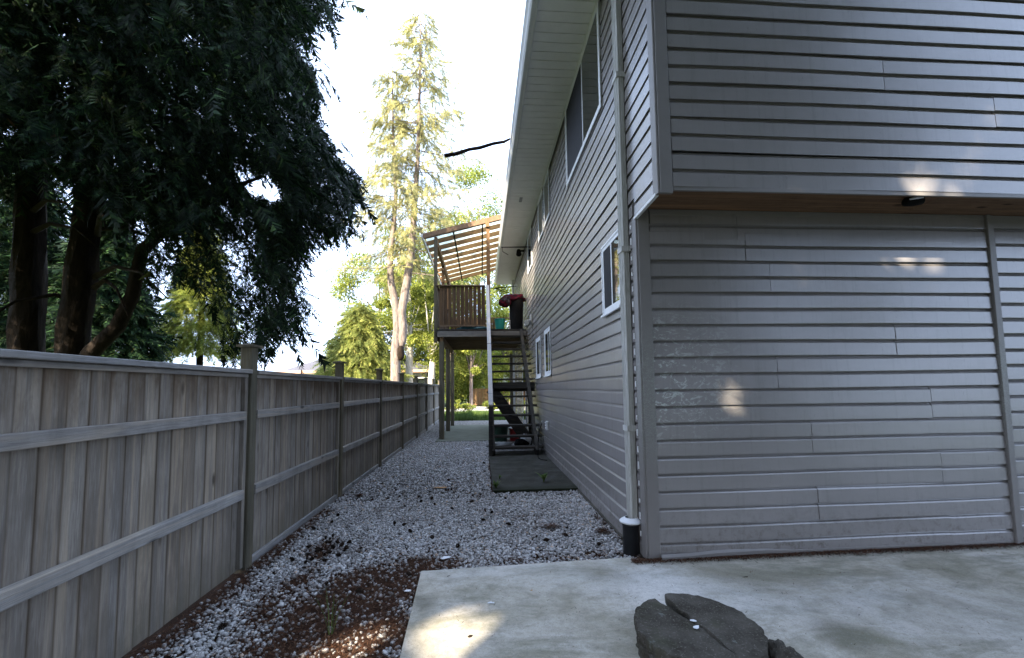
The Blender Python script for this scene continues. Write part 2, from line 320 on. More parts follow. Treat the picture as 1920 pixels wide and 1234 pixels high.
# concrete apron, left edge running with the alley, back edge along the wall foot
SLAB = [(-.39, .5), (-.50, 3.565), (1.27, 3.66), (1.33, 3.6), (12, 3.6), (12, -6), (-.39, -6)]
V = [(x, y, .035) for x, y in SLAB]+[(x, y, -.06) for x, y in SLAB]; n = len(SLAB)
F = [tuple(range(n-1, -1, -1))]+[(i, (i+1) % n, (i+1) % n+n, i+n) for i in range(n)]
struct('concrete_apron', fixn(mk('concrete_apron', V, F, MT['concrete'])))
struct('asphalt_pad', bx('asphalt_pad', (.15, 1.385, 6.15, 9.9, -.02, .045), MT['asphalt']))
struct('deck_slab', bx('deck_slab', (-1.32, 1.39, 12.2, 17.5, -.03, .03), MT['deckslab']))
# ---- pebbles: crushed stones as one stuff mesh
phi = (1+5**.5)/2
IV = np.array([(-1, phi, 0), (1, phi, 0), (-1, -phi, 0), (1, -phi, 0), (0, -1, phi), (0, 1, phi), (0, -1, -phi), (0, 1, -phi), (phi, 0, -1), (phi, 0, 1), (-phi, 0, -1), (-phi, 0, 1)])/1.902
IF = np.array([(0, 11, 5), (0, 5, 1), (0, 1, 7), (0, 7, 10), (0, 10, 11), (1, 5, 9), (5, 11, 4), (11, 10, 2), (10, 7, 6), (7, 1, 8), (3, 9, 4), (3, 4, 2), (3, 2, 6), (3, 6, 8), (3, 8, 9), (4, 9, 5), (2, 4, 11), (6, 2, 10), (8, 6, 7), (9, 8, 1)])
def in_slab(x, y): return (x > -.51+.03*(3.6-y)*1.1) & (y < 3.6+.045*(x+.5))
def litter(x, y):
    n = vnoise(x, y, 2.6, 3)*.6+vnoise(x, y, 7, 4)*.4
    near = np.clip(1-np.hypot((x+.9)/.72, (y-2.75)/1.1), 0, 1)*1.5
    near2 = np.clip(1-np.hypot((x+.75)/.5, (y-3.4)/.45), 0, 1)*.9
    strip = np.clip(1-np.abs(y-3.75-.03*x)/.2, 0, 1)*(x > -.7)*.75
    fence = np.clip(1-(x+1.93)/.16, 0, 1)*1.1*(y < 5.6)
    d = np.abs((x+1.35)-(y-3.9)*.7)/1.2
    diag = np.clip(1-np.abs((x+1.45)-(y-3.85)*-.15)/.16, 0, 1)*np.clip(1-np.abs(y-4.0)/.75, 0, 1)*1.2
    diag2 = np.clip(1-np.hypot((x+1.5)/.14, (y-3.2)/.5), 0, 1)*.8
    side = np.clip(1-(1.36-x)/.14, 0, 1)*.6*(y < 5)
    return np.clip(near*1.15+near2*1.2+strip*1.1+fence+diag+diag2+side+(n-.42)*1.5*np.clip(1.35-(y-2)*.2, .25, 1)-.1, 0, 1)
IV8 = np.array([(1, 0, 0), (0, 1, 0), (-1, 0, 0), (0, -1, 0), (0, 0, 1), (0, 0, -1)], float); IF8 = np.array([(0, 1, 4), (1, 2, 4), (2, 3, 4), (3, 0, 4), (1, 0, 5), (2, 1, 5), (3, 2, 5), (0, 3, 5)])
def stones(n, x0, x1, y0, y1, rmin, rmax, z0=.0, low=False):
    IV, IF = (IV8, IF8) if low else (globals()['IV'], globals()['IF']); nv = len(IV)
    x = RN.uniform(x0, x1, n); y = RN.uniform(y0, y1, n); keep = ~in_slab(x, y)
    keep &= ~((x > .13) & (y > 6.13) & (y < 9.95)); keep &= ~((x > -1.34) & (y > 12.2) & (y < 17.5))
    keep &= RN.random(n) > litter(x, y)*.84
    x = x[keep]; y = y[keep]; n = len(x); r = RN.uniform(rmin, rmax, n)*RN.choice([1, .65, 1.45], n, p=[.55, .33, .12])
    S = np.stack([r*RN.uniform(.8, 1.4, n), r*RN.uniform(.7, 1.1, n), r*RN.uniform(.5, .8, n)], 1)
    V = IV[None]*(1+RN.uniform(-.28, .28, (n, nv, 1)))*S[:, None]
    a = RN.uniform(0, 6.28, n); t = RN.uniform(-.5, .5, n); ca, sa, ct, st = np.cos(a), np.sin(a), np.cos(t), np.sin(t)
    vx = V[..., 0]*ct[:, None]-V[..., 2]*st[:, None]; vz = V[..., 0]*st[:, None]+V[..., 2]*ct[:, None]; vy = V[..., 1]
    X = vx*ca[:, None]-vy*sa[:, None]+x[:, None]; Y = vx*sa[:, None]+vy*ca[:, None]+y[:, None]
    Z = vz+(z0+RN.uniform(0, .012, n)+r*.3)[:, None]
    return np.stack([X, Y, Z], -1).reshape(-1, 3), (IF[None]+nv*np.arange(n)[:, None, None]).reshape(-1, 3)
Va, Fa = stones(72000, -1.99, 1.4, 1.7, 5.9, .0075, .0135); Vb, Fb = stones(62000, -1.99, 1.4, 5.9, 15.5, .011, .019, low=True)
stuff('gravel', 'grey white crushed gravel covering the narrow side yard', 'gravel', mk('gravel', np.vstack([Va, Vb]), np.vstack([Fa, Fb+len(Va)]), MT['pebble']))
# ---- needle litter
def needles(n, x, y, z, l0, l1, w):
    a = RN.uniform(0, 6.28, n); l = RN.uniform(l0, l1, n); dx, dy = np.cos(a)*l/2, np.sin(a)*l/2; px, py = -np.sin(a)*w, np.cos(a)*w
    dz = RN.uniform(-.006, .010, n)
    V = np.stack([np.stack([x-dx+px, y-dy+py, z-dz*.5], 1), np.stack([x-dx-px, y-dy-py, z-dz*.5], 1), np.stack([x+dx, y+dy, z+dz], 1)], 1).reshape(-1, 3)
    return V, np.arange(3*n).reshape(-1, 3)
x = RN.uniform(-2, 1.4, 400000); y = 1.7+RN.random(400000)**1.4*5; k = (RN.random(400000) < litter(x, y)**1.2*.55+.012) & ~in_slab(x, y); x = x[k][:70000]; y = y[k][:70000]
V1, F1 = needles(len(x), x, y, RN.uniform(.006, .028, len(x)), .02, .055, .0016)
x = RN.uniform(1.25, 4.9, 11000); y = 3.6-np.abs(RN.normal(0, .045, 11000)); k = vnoise(x, y*0, 2.5, 9)*.8+.25 > RN.random(11000); x, y = x[k], y[k]
V2, F2 = needles(len(x), x, y, np.full(len(x), .04)+RN.uniform(0, .012, len(x)), .012, .045, .0032)
x = RN.uniform(-.5, 5, 500); y = RN.uniform(1.6, 3.5, 500); k = in_slab(x, y); x, y = x[k], y[k]
V3, F3 = needles(len(x), x, y, np.full(len(x), .038), .008, .03, .002)
stuff('needle_litter', 'rust brown fallen conifer needles lying among the gravel and wall foot', 'needles', mk('needle_litter', np.vstack([V1, V2, V3]), np.vstack([F1, F2+len(V1), F3+len(V1)+len(V2)]), MT['needle']))
# ------------------------------------------------------------------ fence
fence = thing('board_fence', 'long weathered grey board fence with capped posts along the gravel', 'fence', (-2.05, 9, 0))
PY = [3.83+2.355*k for k in range(-1, 9)]
bh = {}
for k in range(len(PY)-1):
    y0, y1 = PY[k]+.05, PY[k+1]-.05; dz = max(0, (k-1))*.004
    st = bpart('stringer', (-2.035, -2.0, y1-.045, y1, .04+dz, 1.62+dz), MT['board'], fence, .003)
    if k < 6: bpart('stringer', (-2.035, -2.0, y0, y0+.045, .04+dz, 1.62+dz), MT['board'], fence, .003)
    nb = 19; w = (y1-y0)/nb
    for j in range(nb):
        ww = w+random.uniform(.004, .008); th = .018
        key = round(ww, 3)
        if key not in bh: bh[key] = bx('fence_board', (-th/2, th/2, -key/2, key/2, 0, 1.632), MT['board'], .005)
        part('board', bh[key], fence, (-2.045+random.uniform(-.0035, .0035), y0+w*(j+.5), .02+dz+random.uniform(-.004, .004)), rot=(random.uniform(-.0015, .0015), random.uniform(-.001, .001), random.uniform(-.02, .02)))
    bpart('rail', (-2.036, -1.985, y0+.04, y1-.046, 1.262+dz, 1.335+dz), MT['rail'], fence, .004)
    bpart('rail', (-2.036, -1.985, y0+.04, y1-.046, .605+dz, .685+dz), MT['rail'], fence, .004)
    bpart('top_trim', (-2.034, -2.0, y0, y1, 1.622+dz, 1.652+dz), MT['rail'], fence, .002)
    bpart('cap_rail', (-2.10, -1.965, y0, y1, 1.655+dz, 1.69+dz), MT['rail'], fence, .004)
    if k > 0: bpart('kickboard', (-2.034, -2.006, y0, y1, .0+dz, .07+dz), MT['rail'], fence, .003)
for k, py in enumerate(PY):
    p = bpart('post', (-2.075, -1.975, py-.048, py+.048, -.05, 1.885+max(0, k-1)*.004), MT['post'], fence, .006)
    zt = 1.885+max(0, k-1)*.004
    V, F = merge([boxg(-2.10, -1.95, py-.073, py+.073, zt+.001, zt+.022)])
    V += [(-2.09, py-.063, zt+.0225), (-1.96, py-.063, zt+.0225), (-1.96, py+.063, zt+.0225), (-2.09, py+.063, zt+.0225), (-2.025, py, zt+.036)]
    F += [(8, 9, 12), (9, 10, 12), (10, 11, 12), (11, 8, 12)]
    c = Vector((-2.025, py, zt)); part('post_cap', mk('post_cap', [Vector(v)-c for v in V], F, MT['post']), p, c)
# ------------------------------------------------------------------ house
house = thing('house', 'two storey house with taupe lapped vinyl siding and white eaves', 'house', (5, 10, 0))
# double course panel: outward n, z up
PROF = []
for q in (0, 1):
    z = q*CH; PROF += [(.001, z+.008), (.026, z), (.0265, z+.004), (.023, z+CH*.77), (.006, z+CH*.90), (.001, z+CH-.001)]
def panel(name, L, ax, cut=None):
    """siding panel of length L; ax 'x' faces -y, ax 'y' faces -x; wobble keeps it from being ruler straight"""
    seg = max(2, int(L/.5)); V = []
    ph = random.uniform(0, 6)
    for i in range(seg+1):
        t = L*i/seg; wz = .0026*math.sin(t*1.9+ph)+random.uniform(-.0008, .0008); wn = .0025*math.sin(t*2.7+ph*2)
        for n, z in PROF:
            n = n*(1. if ax == 'x' else .72)
            V.append((t, -(n+wn), z+wz) if ax == 'x' else (-(n+wn), t, z+wz))
    k = len(PROF); F = [(i*k+j, (i+1)*k+j, (i+1)*k+j+1, i*k+j+1) for i in range(seg) for j in range(k-1)]
    for e in (0, seg):   # folded ends
        F.append(tuple(e*k+j for j in range(k)))
    return fixn(mk(name, V, F, MT['siding']))
def wall_x(x0, x1, y, z0, rows, joints, par=house):
    for r in range(rows):
        js = [x0]+joints[r]+[x1]
        for a, b in zip(js, js[1:]):
            o = part('siding_panel', panel('siding_panel', b-a-(.004 if b != x1 else 0), 'x'), par, (a, y-(.0015 if a != x0 else 0), z0+r*2*CH))
def wall_y(x, segs_fn, z0, rows, y0, y1, holes=()):
    for r in range(rows):
        za, zb = z0+r*2*CH, z0+(r+1)*2*CH
        js = [y0]+segs_fn(r)+[y1]
        for a, b in zip(js, js[1:]):
            part('siding_panel', panel('siding_panel', b-a-.003, 'y'), house, (x+(.0015 if a != y0 else 0), a, za))
# solid core behind the panels
bpart('wall_core', (XW+.004, 12, YF+.004, 17.6, -.1, 3.4), MT['trim'], house)
bpart('upper_wall_core', (XW+.004, 12, YU+.004, 17.6, 3.402, 6.2), MT['trim'], house)
# front, lower storey
lj = [[4.2], [2.95], [4.15], [2.93], [4.1], [2.64], [3.8], [], [2.62], [2.4], [2.33]]
wall_x(XW+.10, 4.80, YF, ZB, 10, lj)
V, F = merge([boxg(XW+.11, 4.80, YF-.004, YF+.002, ZB+20*CH, 3.095)]); 
wall_x(XW+.11, 4.80, YF, ZB+20*CH, 1, [[2.33]]) if False else None
part('siding_panel', panel('siding_panel', 2.33-XW-.114, 'x'), house, (XW+.11, YF, ZB+20*CH-.10))
part('siding_panel', panel('siding_panel', 4.80-2.33, 'x'), house, (2.33, YF-.0015, ZB+20*CH-.10))
bpart('frieze_trim', (XW+.11, 4.80, YF-.024, YF, 3.04, 3.093), MT['trim'], house, .003)
bpart('corner_trim', (XW-.006, XW+.10, YF-.030, YF, .035, 3.093), MT['trim'], house, .004)
bpart('corner_trim', (XW-.026, XW-.006, YF-.026, YF+.07, .035, 3.03), MT['trim'], house, .004)
bpart('door_trim', (4.80, 4.84, YF-.045, YF, .04, 3.09), MT['trim'], house, .004)
bpart('door_trim', (4.846, 4.885, YF-.03, YF, .04, 3.09), MT['trim'], house, .004)
wall_x(4.885, 11.5, YF, ZB+.05, 10, [[7.5] if r % 2 else [8.6] for r in range(10)])
bpart('frieze_trim', (4.885, 11.5, YF-.022, YF, 2.965, 3.09), MT['trim'], house)
bpart('wall_skirt', (XW+.02, 12, YF+.0, YF+.003, -.05, ZB), MT['blackpipe'], house)
# loose starter strip bowing at the wall foot
V = []; xs = np.linspace(1.50, 4.86, 15)
for i, x_ in enumerate(xs):
    t = max(0, 1-(x_-1.5)/1.3); zz = .038+.004*(1-t)+(.012 if .2 < t < .7 else 0); yy = YF-.028-.035*t
    V += [(x_, yy, zz), (x_, yy, zz+.026), (x_, yy+.006, zz+.03), (x_, yy+.02, zz+.045)]
F = [(i*4+j, (i+1)*4+j, (i+1)*4+j+1, i*4+j+1) for i in range(14) for j in range(3)]
part('starter_strip', mk('starter_strip', V, F, MT['trim']), house, (0, 0, 0), 'pale loose metal strip bowing away at the wall foot')
# front, upper storey
uj = [[5.6], [], [3.35, 6.9], [4.85], [5.4], [4.1], [6.6], [], [3.9], [5.05], [4.2], [5.0]]
wall_x(XW+.10, 11.5, YU, 3.06, 10, [(j if r % 3 else j) for r, j in enumerate([[6.5], [6.9], [4.33], [3.35], [7.1], [5.6], [4.1], [6.2], [3.9], [5.0]])])
bpart('corner_trim', (XW-.006, XW+.095, YU-.030, YU, 3.005, 5.98), MT['trim'], house, .004)
bpart('corner_trim', (XW-.026, XW-.006, YU-.026, YU+.07, 3.005, 5.98), MT['trim'], house, .004)
bpart('drip_edge', (XW+.10, 11.5, YU-.024, YU-.004, 3.03, 3.06), MT['trim'], house)
for i in range(4): bpart('overhang_board', (XW+2.55*i+.004, XW+2.55*(i+1), YU+.002, YF+.0, 3.096, 3.12), MT['plank'], house)
bpart('overhang_ledger', (XW+.1, 11.5, YU-.003, YU+.035, 3.062, 3.095), MT['plank'], house)
# side wall: rows of double courses, joints staggered, up to the eave
def sj(r): return [[8.3, 13.4], [6.1, 11.9], [9.6, 15.2], [7.2, 12.7], [10.4]][r % 5]
wall_y(XW, sj, ZB, 10, YF+.07, 17.5)
wall_y(XW, lambda r: [[7.4, 12.1], [9.3, 14.6], [5.8, 11.0], [8.5, 13.8]][r % 4], ZB+20*CH, 1, YF+.07, 17.5)
wall_y(XW, lambda r: [[8.9, 13.1], [6.6, 12.2], [10.1, 15.0]][r % 3], ZB+22*CH, 9, YU+.07, 17.5)
bpart('side_drip_edge', (XW-.03, XW-.002, YU+.02, YF, 3.0, 3.025), MT['white'], house)
part('siding_panel', panel('siding_panel', YF-YU-.07, 'y'), house, (XW, YU+.07, ZB+22*CH-2*CH+.1))
bpart('frieze_trim', (XW-.03, XW-.022, YU, 17.5, 5.93, 5.985), MT['white'], house)
bpart('foundation', (XW-.045, XW+.003, YF+.08, 17.58, -.1, .028), MT['oldconc'], house)
bpart('corner_trim', (XW-.026, XW-.004, 17.5, 17.6, .03, 5.98), MT['trim'], house, .004)
# eave: soffit panels, fascia, gutter
GX = .60
y = 2.4; sp_me = None
while y < 17.7:
    w = .305
    V = [(GX+.10, 0, 0), (XW-.02, 0, 0), (XW-.02, w-.006, 0), (GX+.10, w-.006, 0)]; lines = []
    V, F = merge([boxg(0, XW-.03-GX-.10, 0, w*.46, 0, .012), boxg(0, XW-.03-GX-.10, w*.46+.014, w-.018, 0, .012), boxg(0, XW-.03-GX-.10, 0, w, .013, .016)])
    if sp_me is None: sp_me = fixn(mk('soffit_panel', V, F, MT['soffit']))
    part('soffit_panel', sp_me, house, (GX+.10, y, 5.99)); y += w
bpart('soffit_trim', (XW-.045, XW-.022, 2.4, 17.7, 5.972, 5.992), MT['white'], house)
bpart('fascia', (GX+.07, GX+.10, 2.4, 17.7, 5.965, 6.16), MT['white'], house, .003)
# gutter: K profile swept along y, with seams
pr = [(GX+.068, 5.972), (GX+.02, 5.972), (GX-.0, 6.0), (GX-.012, 6.035), (GX-.038, 6.075), (GX-.04, 6.10), (GX-.03, 6.102), (GX-.03, 6.085), (GX+.0, 6.03), (GX+.068, 5.99)]
V = [(a, yy, b) for yy in (2.4, 17.72) for a, b in pr]; k = len(pr)
F = [(j, j+1, k+j+1, k+j) for j in range(k-1)]+[tuple(range(k)), tuple(range(2*k-1, k-1, -1))]
gut = part('gutter', fixn(mk('gutter', V, F, MT['white'])), house)
for yy in (5.5, 8.5, 11.5, 14.5):
    part('gutter_seam', fixn(mk('gutter_seam', [(a-.002 if a < GX+.05 else a, yy+d, b-.001) for d in (0, .05) for a, b in pr[:7]], [(j, j+1, 8+j, 7+j) for j in range(6)], MT['white'])), gut)
V = [(GX-.03, 2.3, 6.13), (GX-.03, 17.8, 6.13), (7, 17.8, 7.9), (7, 2.3, 7.9), (13, 17.8, 6.2), (13, 2.3, 6.2)]
V += [(a, b, c+.04) for a, b, c in V]; part('roof', fixn(mk('roof', V, [(0, 1, 2, 3), (3, 2, 4, 5), (6, 9, 8, 7), (9, 11, 10, 8), (0, 6, 7, 1), (4, 10, 11, 5), (0, 3, 9, 6), (3, 5, 11, 9), (1, 7, 8, 2), (2, 8, 10, 4)], MT['shingle'])), house)
bpart('soffit_vent', (.93, 1.0, 9.6, 9.85, 5.984, 5.989), MT['grey'], house)
# windows on the side wall
def window(y0, y1, z0, z1, mull, screen, fw=.055, sill=False, label=None):
    """frame proud of the siding; panes set back; screen: 'far','near' or None"""
    X0 = XW-.034; L = [boxg(X0, XW+.02, y0, y1, z0, z0+fw), boxg(X0, XW+.02, y0, y1, z1-fw, z1), boxg(X0, XW+.02, y0, y0+fw, z0+fw, z1-fw), boxg(X0, XW+.02, y1-fw, y1, z0+fw, z1-fw)]
    if mull: L.append(boxg(X0+.004, XW+.02, mull-fw*.35, mull+fw*.35, z0+fw, z1-fw))
    L += [boxg(X0-.006, X0-.0005, y0-.02, y1+.02, z0-.02, z0+.004), boxg(X0-.006, X0-.0005, y0-.02, y1+.02, z1-.004, z1+.02), boxg(X0-.006, X0-.0005, y0-.02, y0+.004, z0+.0045, z1-.0045), boxg(X0-.006, X0-.0005, y1-.004, y1+.02, z0+.0045, z1-.0045)]
    V, F = merge(L); c = Vector((XW, (y0+y1)/2, z0))
    w = part('window', fixn(mk('window_frame', [Vector(v)-c for v in V], F, MT['vinylwhite'])), house, c, label)
    ms = [y0+fw]+([mull] if mull else [])+[y1-fw]
    for i, (a, b) in enumerate(zip(ms, ms[1:])):
        far = i == len(ms)-2
        if screen == 'far' and far and mull: bpart('screen', (XW-.030, XW-.026, a+.012, b, z0+fw, z1-fw), MT['screen'], w)
        else: bpart('pane', (XW-.027, XW-.021, a, b, z0+fw, z1-fw), MT['glass'], w)
    if sill: bpart('sill', (X0-.03, X0-.007, y0-.02, y1+.02, z0-.045, z0-.021), MT['vinylwhite'], w)
    return w
window(4.49, 6.40, 4.69, 5.955, 5.34, 'far', .06, False, 'widest upper sliding window close under the eave')
window(3.985, 4.60, 2.32, 3.06, 4.29, 'far', .045, True, 'small low slider beside the downspout')
window(8.12, 8.78, 4.97, 5.88, None, None, .05, False, 'nearer of the paired upper windows')
window(9.02, 9.70, 4.95, 5.88, None, None, .05, False, 'farther of the paired upper windows')
window(11.15, 12.02, 4.82, 5.86, None, None, .06)
window(8.30, 9.05, 1.78, 2.72, 8.6, None, .07, True)
window(9.72, 10.48, 1.77, 2.70, 10.0, None, .07, True)
window(13.2, 14.1, .05, 2.2, None, None, .08)
# downspout with straps, collar and black drain pipe
dn = bpart('downspout', (1.318, 1.388, 3.765, 3.865, .29, 5.75), MT['spout'], house, .012)
for yy in (3.785, 3.82, 3.85): bpart('flute', (1.3135, 1.3178, yy-.004, yy+.004, .3, 5.7), MT['spout'], dn)
for xx in (1.335, 1.355, 1.373): bpart('flute', (xx-.004, xx+.004, 3.7605, 3.7648, .3, 5.7), MT['spout'], dn)
V, F = merge([beam((1.353, 3.81, 5.7), (1.15, 3.81, 5.85), .1, .07), beam((1.16, 3.81, 5.845), (.66, 3.81, 5.97), .1, .07)]); part('elbow', fixn(mk('elbow', V, F, MT['spout'])), dn)
for zz in (4.47, 2.76, 1.1): bpart('strap', (1.307, 1.404, 3.752, 3.872, zz, zz+.05), MT['spout'], dn, .002)
def lathe(pr, n=24, cx=0, cy=0):
    V = [(cx+r*math.cos(2*math.pi*k/n), cy+r*math.sin(2*math.pi*k/n), z) for r, z in pr for k in range(n)]
    F = [(i*n+k, i*n+(k+1) % n, (i+1)*n+(k+1) % n, (i+1)*n+k) for i in range(len(pr)-1) for k in range(n)]
    return V, F
dp = part('drain_pipe', mk('drain_pipe', *lathe([(.072, -.05), (.071, .26), (.076, .262), (.076, .285), (.06, .286)], 24, 1.325, 3.80), MT['blackpipe'], True), house, label='black upright drain pipe under the downspout')
part('collar', fixn(mk('collar', *lathe([(.06, .287), (.098, .289), (.10, .30), (.085, .312), (.055, .33), (.05, .33)], 28, 1.33, 3.80), MT['vinylwhite'])), dp)
# nail fins of the side panels showing past the corner trim
for i in range(20):
    z = .2+i*CH; bpart('siding_tab', (XW-.034, XW-.027, YF+.07, YF+.085, z, z+random.uniform(.03, .07)), MT['white'], house)
# wall fittings
o = bpart('outlet_box', (XW-.06, XW-.02, 8.78, 8.93, .62, .80), MT['white'], house, .01)
for i in range(3): bpart('cover', (XW-.075, XW-.0605, 8.79, 8.92, .64+i*.055, .675+i*.055), MT['vinylwhite'], o, .004)
o = bpart('wall_lamp', (XW-.07, XW-.02, 11.2, 11.4, 3.22, 3.5), MT['grey'], house, .01)
V, F = merge([tube([(XW-.07, 11.25, 3.32), (XW-.19, 11.15, 3.26)], [.05, .075], 10), tube([(XW-.07, 11.36, 3.3), (XW-.2, 11.4, 3.2)], [.05, .07], 10)]); part('lamp_head', fixn(mk('lamp_head', V, F, MT['grey'], False)), o)
V, F = merge([tube([(XW-.02, 13.2, 5.9), (XW-.25, 13.1, 5.86)], [.03, .03], 8), tube([(XW-.2, 13.1, 5.88), (XW-.2, 13.0, 5.72)], [.06, .09], 10)]); part('eave_light', fixn(mk('eave_light', V, F, MT['dark'])), house)
V, F = merge([tube([(XW-.02, 9.05, .76), (XW-.12, 9.05, .76)], [.015, .012], 8), tube([(XW-.11, 9.02, .78), (XW-.11, 9.08, .78)], [.025, .025], 8)]); tap = part('tap', fixn(mk('tap', V, F, MT['grey'])), house)
thing('garden_hose', 'thin black hose hanging from the wall tap to the dark pad', 'hose', (1.2, 8.9, 0), me=mk('garden_hose', [Vector(v)-Vector((1.2, 8.9, 0)) for v in tube([(XW-.12, 9.05, .74), (1.22, 9.03, .6), (1.19, 9.0, .35), (1.17, 8.95, .1), (1.16, 8.8, .055), (1.2, 8.6, .05), (1.3, 8.5, .05)], [.009]*7, 6)[0]], tube([(0, 0, i) for i in range(7)], [.01]*7, 6)[1], MT['dark']))
# oval light hanging below the overhang
V, F = tube([(-.09, 0, 0), (-.075, 0, .004), (0, 0, .012), (.075, 0, .02), (.09, 0, .022)], [.012, .034, .04, .034, .012], 12)
lf = part('light_fixture', fixn(mk('light_fixture', V, F, MT['dark'], True)), house, (3.71, 3.26, 3.045), 'small dark oval light under the wooden overhang')
part('lens', mk('lens', *tube([(-.07, -.028, .014), (.0, -.032, .03), (.06, -.028, .036)], [.008, .016, .008], 8), MT['vinylwhite'], True), lf, (3.71, 3.26, 3.045))
# ------------------------------------------------------------------ deck
YD = 12.64
deck = thing('raised_deck', 'raised brown wooden deck on tall posts beside the house', 'deck', (0, 15, 0))
for y in (YD+.08, 15.1, 17.3):
    bpart('post', (-1.26, -1.12, y-.07, y+.07, .03, 2.93), MT['post'], deck, .008)
for y in (YD+.2, 17.3): bpart('post', (1.16, 1.3, y-.07, y+.07, .03, 2.93), MT['post'], deck, .008) if y > 15 else None
bpart('beam', (-1.24, -1.14, YD+.02, 17.45, 2.931, 3.08), MT['cedary'], deck, .004)
bpart('rim_board', (-1.36, 1.37, YD-.02, YD+.018, 3.06, 3.24), MT['greyx'], deck, .004)
bpart('rim_board', (-1.36, -1.32, YD+.02, 17.5, 3.0, 3.24), MT['cedary'], deck, .004)
for i in range(12): bpart('joist', (-1.315, 1.37, YD+.08+i*.4, YD+.12+i*.4, 3.082, 3.255), MT['deckwoodx'], deck)
for i in range(34): bpart('floor_board', (-1.36, 1.37, YD-.03+i*.1425, YD+.108+i*.1425, 3.257, 3.292), MT['tread'], deck, .004)
def picket_run(a, b, n, z0, z1, mat):
    a = Vector(a); b = Vector(b); d = (b-a)/n; horiz = abs(d.x) > abs(d.y)
    for i in range(n):
        c = a+d*(i+.5); w = d.length/2-random.uniform(.002, .007)
        bpart('picket', (c.x-w, c.x+w, c.y-.011, c.y+.011, z0, z1) if horiz else (c.x-.011, c.x+.011, c.y-w, c.y+w, z0, z1), mat, deck)
picket_run((-1.25, YD+.02, 0), (.13, YD+.02, 0), 11, 3.42, 4.60, MT['deckwood'])
bpart('top_rail', (-1.36, .13, YD-.045, YD+.06, 4.602, 4.635), MT['deckwoodx'], deck, .004)
bpart('bottom_rail', (-1.24, .13, YD-.03, YD+.008, 3.37, 3.419), MT['deckwoodx'], deck)
picket_run((-1.34, YD+.1, 0), (-1.34, 17.4, 0), 36, 3.42, 4.60, MT['deckwood'])
bpart('top_rail', (-1.39, -1.29, YD+.07, 17.5, 4.602, 4.635), MT['cedary'], deck, .004)
picket_run((-1.25, 17.45, 0), (.7, 17.45, 0), 16, 3.4, 4.40, MT['deckwood'])
bpart('top_rail', (-1.25, 1.38, 17.4, 17.5, 4.42, 4.46), MT['deckwoodx'], deck, .004)
# patio roof over the deck
proof = thing('patio_roof', 'sloping translucent patio roof on orange brown rafters above the deck', 'roof', (-.3, 15, 3.3))
rz = lambda x: 6.18+.268*(x+1.74)
for y, mt in ((YD+.03, MT['cedarz']), (15.1, MT['deckwood']), (17.4, MT['deckwood'])):
    bpart('post', (-1.41, -1.31, y-.05, y+.05, 3.293 if y > 13 else 2.9, 6.03), MT['post'] if y < 13 else mt, proof, .006)
bpart('post', (.175, .285, YD-.0, YD+.11, 3.293, rz(.2)-.17), MT['cedarz'], proof, .006)
bpart('post_bracket', (.15, .27, YD-.065, YD-.032, rz(.2)-.26, rz(.2)+.01), MT['cedarz'], proof)
for x_ in (-1.36, 1.0):
    z = rz(x_)-.155; V, F = boxg(x_-.045, x_+.045, YD+.01, 18.6, z-.2, z); part('beam', fixn(mk('beam', V, F, MT['cedary'])), proof)
for i in range(10):
    y = YD-.0+i*.615; V, F = beam((-1.72, y, rz(-1.72)-.075), (1.6, y, rz(1.6)-.075), .042, .14)
    part('rafter', fixn(mk('rafter', V, F, MT['cedarx'])), proof)
V, F = beam((-1.74, YD-.045, rz(-1.74)-.06), (1.5, YD-.045, rz(1.5)-.06), .03, .15); part('fascia_board', fixn(mk('fascia_board', V, F, MT['cedary'])), proof)
m = Mat('translucent_roof_sheet', .35, .4); m.col((.72, .78, .72)); t = m.N.new('ShaderNodeBsdfTranslucent'); t.inputs[0].default_value = (.8, .86, .8, 1); t2 = m.N.new('ShaderNodeBsdfTransparent'); t2.inputs[0].default_value = (.9, .95, .9, 1)
mx = m.N.new('ShaderNodeMixShader'); mx.inputs[0].default_value = .6; m.L.new(m.b.outputs[0], mx.inputs[1]); m.L.new(t.outputs[0], mx.inputs[2]); mx2 = m.N.new('ShaderNodeMixShader'); mx2.inputs[0].default_value = .4
m.L.new(mx.outputs[0], mx2.inputs[1]); m.L.new(t2.outputs[0], mx2.inputs[2]); m.L.new(mx2.outputs[0], m.N['Material Output'].inputs[0]); MT['poly'] = m.m
for a, b in ((-1.70, -.825), (-.815, .055), (.065, .935), (.945, 1.55)):
    V = [(x, y, rz(x)+dz) for dz in (.002, .010) for x, y in ((a, YD-.02), (b, YD-.02), (b, 18.4), (a, 18.4))]
    part('roof_sheet', fixn(mk('roof_sheet', V, [(0, 3, 2, 1), (4, 5, 6, 7), (0, 1, 5, 4), (1, 2, 6, 5), (2, 3, 7, 6), (3, 0, 4, 7)], MT['poly'])), proof)
for x_ in (-.82, .06, .94):
    V, F = merge([boxg(x_-.022, x_+.022, YD-.02, 18.4, rz(x_)-.155-.022, rz(x_)-.157)]); part('batten', fixn(mk('batten', V, F, MT['dark'])), proof)
V, F = merge([boxg(-1.79, -1.742, YD-.07, 18.5, rz(-1.74)-.10, rz(-1.74)+.0)]); part('gutter', fixn(mk('gutter', V, F, MT['white'])), proof)
